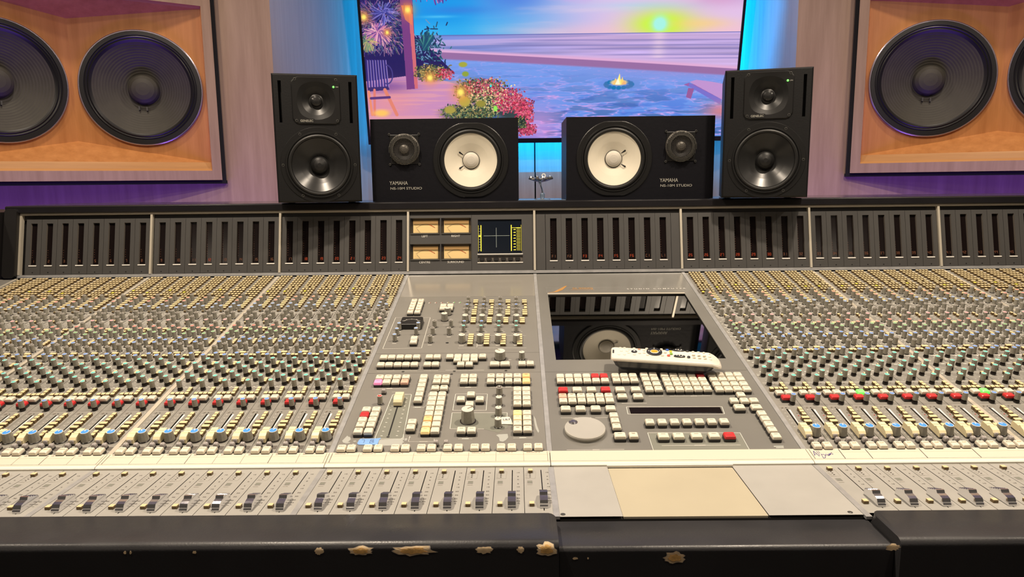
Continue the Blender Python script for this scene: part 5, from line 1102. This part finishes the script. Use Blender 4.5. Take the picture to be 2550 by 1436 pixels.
    for k_ in range(220): x_, y_ = r.normal(1082, 20), r.normal(140, 20); stroke(x_, y_, x_+r.normal(0, 5), y_+r.normal(-3, 5), 1.2, [(25,55,95),(50,110,120),(40,80,110),(110,150,190),(30,40,80)][r.integers(5)])
    for k_ in range(14): stroke(1076+r.normal(0,4), 140, 1074+k_*3-14+r.normal(0,2), 98+abs(k_-8)*3, 2.0, [(30,80,110),(60,130,130),(25,50,90)][r.integers(3)])
    # deck
    poly([(930,212),(1030,200),(1110,210),(1200,235),(1220,360),(930,360)], (200,140,185)); nd = noise(120, 5, 21, 3); mixin((Y > 212)*(X < 1215)*(Y > 200+(X-1100)*.25)*.5*sm(.45, .6, nd), C(235,165,165)); mixin(np.exp(-((X-985)/60)**2-((Y-262)/40)**2)*.55, C(240,150,140)); mixin(np.exp(-((X-980)/60)**2-((Y-225)/14)**2)*.7, C(110,70,150))
    # post
    poly([(1024,20),(1051,20),(1055,230),(1028,232)], (120,62,128)); poly([(1043,60),(1052,40),(1055,230),(1047,230)], (225,115,115), .85); poly([(1026,40),(1050,40),(1050,85),(1034,72)], (235,130,90), .75)
    # chair
    for k_ in range(8): x_ = 937+k_*6.2; stroke(x_, 162+k_*.3, x_-2+k_*.6, 226, 1.7, (60,50,130)); stroke(x_+2, 163, x_+1+k_*.5, 226, .7, (175,150,215))
    for a_ in np.linspace(-1.6, 1.6, 14): stroke(982+14*math.cos(a_), 196+22*math.sin(a_), 982+14*math.cos(a_+.25), 196+22*math.sin(a_+.25), 1.4, (70,60,130))
    poly([(934,226),(984,224),(986,232),(934,236)], (60,45,110)); stroke(975, 232, 1000, 292, 4, (225,130,110)); stroke(950, 232, 946, 292, 3, (225,125,115)); stroke(936, 236, 940, 292, 3, (235,140,110)); stroke(940, 252, 985, 250, 3, (90,55,120)); ell(963, 288, 18, 8, (255,200,90), .9, .6)
    # bushes and flowers
    def dots(n_, fx, fy, cols, s=(1.6, 3.4)):
        for k_ in range(n_): x_, y_ = fx(), fy(); q = r.uniform(*s); c_ = cols[r.integers(len(cols))]; f_ = r.uniform(.55, 1.15); stroke(x_, y_, x_+r.normal(0, 1.3), y_+r.normal(0, 1.1), q*.50, tuple(min(255, int(v*f_)) for v in c_))
    grn = [(60,80,60),(110,130,80),(160,150,90),(40,60,60),(190,170,110),(90,120,90)]; pk = [(215,80,120),(235,120,140),(190,50,90),(245,150,160),(225,60,85)]
    for cx, cy, rx, ry in ((1090,196,32,15),(1195,232,42,20),(1175,290,60,17),(1235,262,42,30),(1275,285,34,30)): ell(cx, cy, rx, ry, (48,62,58), .9, .5)
    U = lambda c, w: (lambda: c+w*(r.random()+r.random()-1)*1.15)
    dots(700, U(1092,40), U(193,17), grn+[(225,190,110)]); dots(160, U(1122,20), U(196,12), pk)
    dots(1500, U(1200,52), U(240,28), grn); dots(700, U(1218,46), U(228,20), pk+grn[:2])
    dots(1500, U(1178,66), U(288,17), grn); dots(900, U(1272,36), U(262,28), pk); dots(800, U(1310,22), U(288,32), pk[:3]+[(240,90,110)]); dots(420, U(1316,22), U(333,13), pk[:3]); dots(250, U(1300,14), U(315,14), grn[:4]); dots(220, U(1225,60), U(250,40), [(245,190,150),(230,210,150)])
    for cx, cy, rx, ry, c_ in ((1165,175,10,6,(165,165,60)),(1170,197,8,6,(140,160,60)),(1166,262,14,13,(180,165,70)),(1205,268,12,8,(150,140,60)),(1130,282,14,9,(170,155,70)),(1240,280,5,7,(150,235,90)),(1230,226,2.5,3,(60,230,235))): ell(cx, cy, rx, ry, c_)
    # lamps
    for cx, cy, s_ in ((1041,50,9),(938,65,8),(1157,240,11),(1085,205,9),(990,100,5)):
        mixin(np.exp(-((X-cx)/(s_*2.0))**2-((Y-cy)/(s_*2.0))**2)*.7, C(255,150,70)); mixin(np.exp(-((X-cx)/(s_*.75))**2-((Y-cy)/(s_*.8))**2)*1.2, C(255,235,110))
        for q in (-1, 1): stroke(cx+q*s_*.75, cy-s_*1.5, cx+q*s_*1.05, cy+s_, .7, (190,120,80))
    for k_ in range(60): x_ = r.uniform(1715, 1825); stroke(x_, r.uniform(-20, 4), x_+r.normal(0, 4), r.uniform(2, 18)+(x_-1715)*.1, 1.5, [(60,80,70),(90,110,90),(120,100,110)][r.integers(3)])
    return np.clip(img, 0, 1)
P_ = paint_tv(); H_, W_ = P_.shape[:2]
im = bpy.data.images.new('beach_picture', W_, H_); px_ = np.ones((H_, W_, 4), np.float32); px_[..., :3] = P_; im.pixels.foreach_set(px_.ravel()); im.update(); im.pack()
m = bpy.data.materials.new('tv_picture'); m.use_nodes = True; nt = m.node_tree; bs = nt.nodes['Principled BSDF']; tx = nt.nodes.new('ShaderNodeTexImage'); tx.image = im; tx.extension = 'EXTEND'
nt.links.new(tx.outputs[0], bs.inputs['Emission Color']); bs.inputs['Emission Strength'].default_value = 1.05; bs.inputs['Base Color'].default_value = (.01,.01,.01,1); bs.inputs['Roughness'].default_value = .25; M['tv_picture'] = m
b = MB(); sw = TVW/2-bz; b.add([(-sw,-.006,.022),(sw,-.006,.022),(sw,-.006,TVH-bz),(-sw,-.006,TVH-bz)], [(0,1,2,3)], 'tv_picture'); me = b.mesh('screen'); uv = me.uv_layers.new(name='UVMap')
for li, c_ in zip(range(4), ((0,0),(1,0),(1,1),(0,1))): uv.data[li].uv = c_
put('screen', me, tv, TM)
b = MB(); b.box(-.25, .25, .04, .10, .3, .7, 'black'); put('wall_bracket', b.mesh('wall_bracket'), tv, TM)

# ------------------------------------------------------------------ room
H0 = CEIL
def wallquad(mb, pts, m='maple', z0=0, z1=H0):
    for (x0, y0), (x1, y1) in zip(pts, pts[1:]): mb.add([(x0,y0,z0),(x1,y1,z0),(x1,y1,z1),(x0,y0,z1)], [(0,1,2,3)], m)
def arc(B, r, a0, a1, n, mir=False):
    pts = []; x, y = B
    for k in range(n+1):
        a = R(a0+(a1-a0)*k/n); px = x+r*(math.sin(a)-math.sin(R(a0))); py = y+r*(math.cos(R(a0))-math.cos(a)); pts.append((px, py))
    return pts
t15 = math.tan(R(15))
B = (-.885, 2.67)
b = MB(); LP = [(-3.2, 2.67-2.315*t15), B]; wallquad(b, LP); w1 = struct('wall_left', b)
def smooth_path(kp_):
    ar = []
    for i in range(len(kp_)-1):
        p0, p1, p2, p3 = kp_[max(i-1, 0)], kp_[i], kp_[i+1], kp_[min(i+2, len(kp_)-1)]
        for k in range(6): t_ = k/6; ar.append(tuple(.5*(2*p1[j]+(p2[j]-p0[j])*t_+(2*p0[j]-5*p1[j]+4*p2[j]-p3[j])*t_*t_+(-p0[j]+3*p1[j]-3*p2[j]+p3[j])*t_**3) for j in (0, 1)))
    return ar+[kp_[-1]]
b = MB(); wallquad(b, smooth_path([(-.885,2.67),(-.905,2.95),(-.897,3.2),(-.862,3.45),(-.79,3.65),(-.60,3.72)]), 'maple_pale'); struct('trim_1', b)
cx = .136
b = MB(); wallquad(b, [(cx-x, y) for x, y in LP][::-1]); struct('wall_right', b)
b = MB(); wallquad(b, smooth_path([(1.021,2.67),(1.10,2.95),(1.145,3.2),(1.145,3.45),(1.08,3.65),(.93,3.72)])[::-1], 'maple_pale'); struct('trim_2', b)
b = MB(); wallquad(b, [(-.60, 3.72), (.0935, 3.72)], 'maple_pale'); wallquad(b, [(.1005, 3.72), (.95, 3.72)], 'maple_pale'); wallquad(b, [(.09,3.726),(.105,3.726)], 'gap'); struct('wall_front', b)
b = MB(); b.box(-.59, .0935, 3.655, 3.715, 0, 1.232, 'maple'); b.box(.1005, .93, 3.655, 3.715, 0, 1.232, 'maple'); b.box(.0935, .1005, 3.69, 3.715, 0, 1.232, 'gap'); struct('trim_3', b)
b = MB(); b.box(-3.5, 3.5, -3.4, 3.9, -.02, 0, 'floor'); struct('floor', b)
b = MB(); b.box(-3.5, 3.5, -3.4, 3.9, CEIL, CEIL+.02, 'ceiling_paint'); struct('ceiling', b)
b = MB(); b.box(-3.5, 3.5, -3.5, -3.4, 0, CEIL, 'wall_dark'); struct('wall_back', b)
b = MB(); b.box(-3.3, -3.2, -3.4, 2.1, 0, CEIL, 'wall_dark'); b.box(3.33, 3.43, -3.4, 2.1, 0, CEIL, 'wall_dark'); struct('wall_side', b)
# dark reveal round each wall monitor and the groove in the wall under the left one
for (t_, Mx), sgn, nm in ((WL, 1, 'trim_4'), (WR, -1, 'trim_5')):
    b = MB(); hw = .430; g0 = .016
    x0, x1 = (hw, hw+g0) if sgn > 0 else (-hw-g0, -hw)
    b.box(x0, x1, .012, .30, 1.190, 2.3, 'gap'); b.box(-hw-.02 if sgn < 0 else -hw, hw+.02 if sgn > 0 else hw, .014, .30, 1.190, 1.2015, 'gap'); b.xf(Mx); struct(nm, b)
b = MB(); gx = -1.792; gy = 2.67+(gx+.885)*t15; b.box(-.006, .006, -.0015, .01, 0, 2.4, 'gap'); b.xf(Matrix.Translation((gx, gy, 0)) @ Matrix.Rotation(R(15), 4, 'Z')); struct('trim_6', b)
# lamp housings
for x, y, p, aim in CANS:
    Lx = Matrix.Translation((x, y, CEIL)); b = MB(); b.lathe([(.062,0),(.062,-.006),(.050,-.008),(.046,-.002)], 28, m='lamp_ring', cap=False)
    o = put('ceiling_downlight', b.mesh('ceiling_downlight'), None, Lx); o['label'] = 'round recessed downlight ring in the studio ceiling'; o['category'] = 'downlight'; o['group'] = 'ceiling downlights'
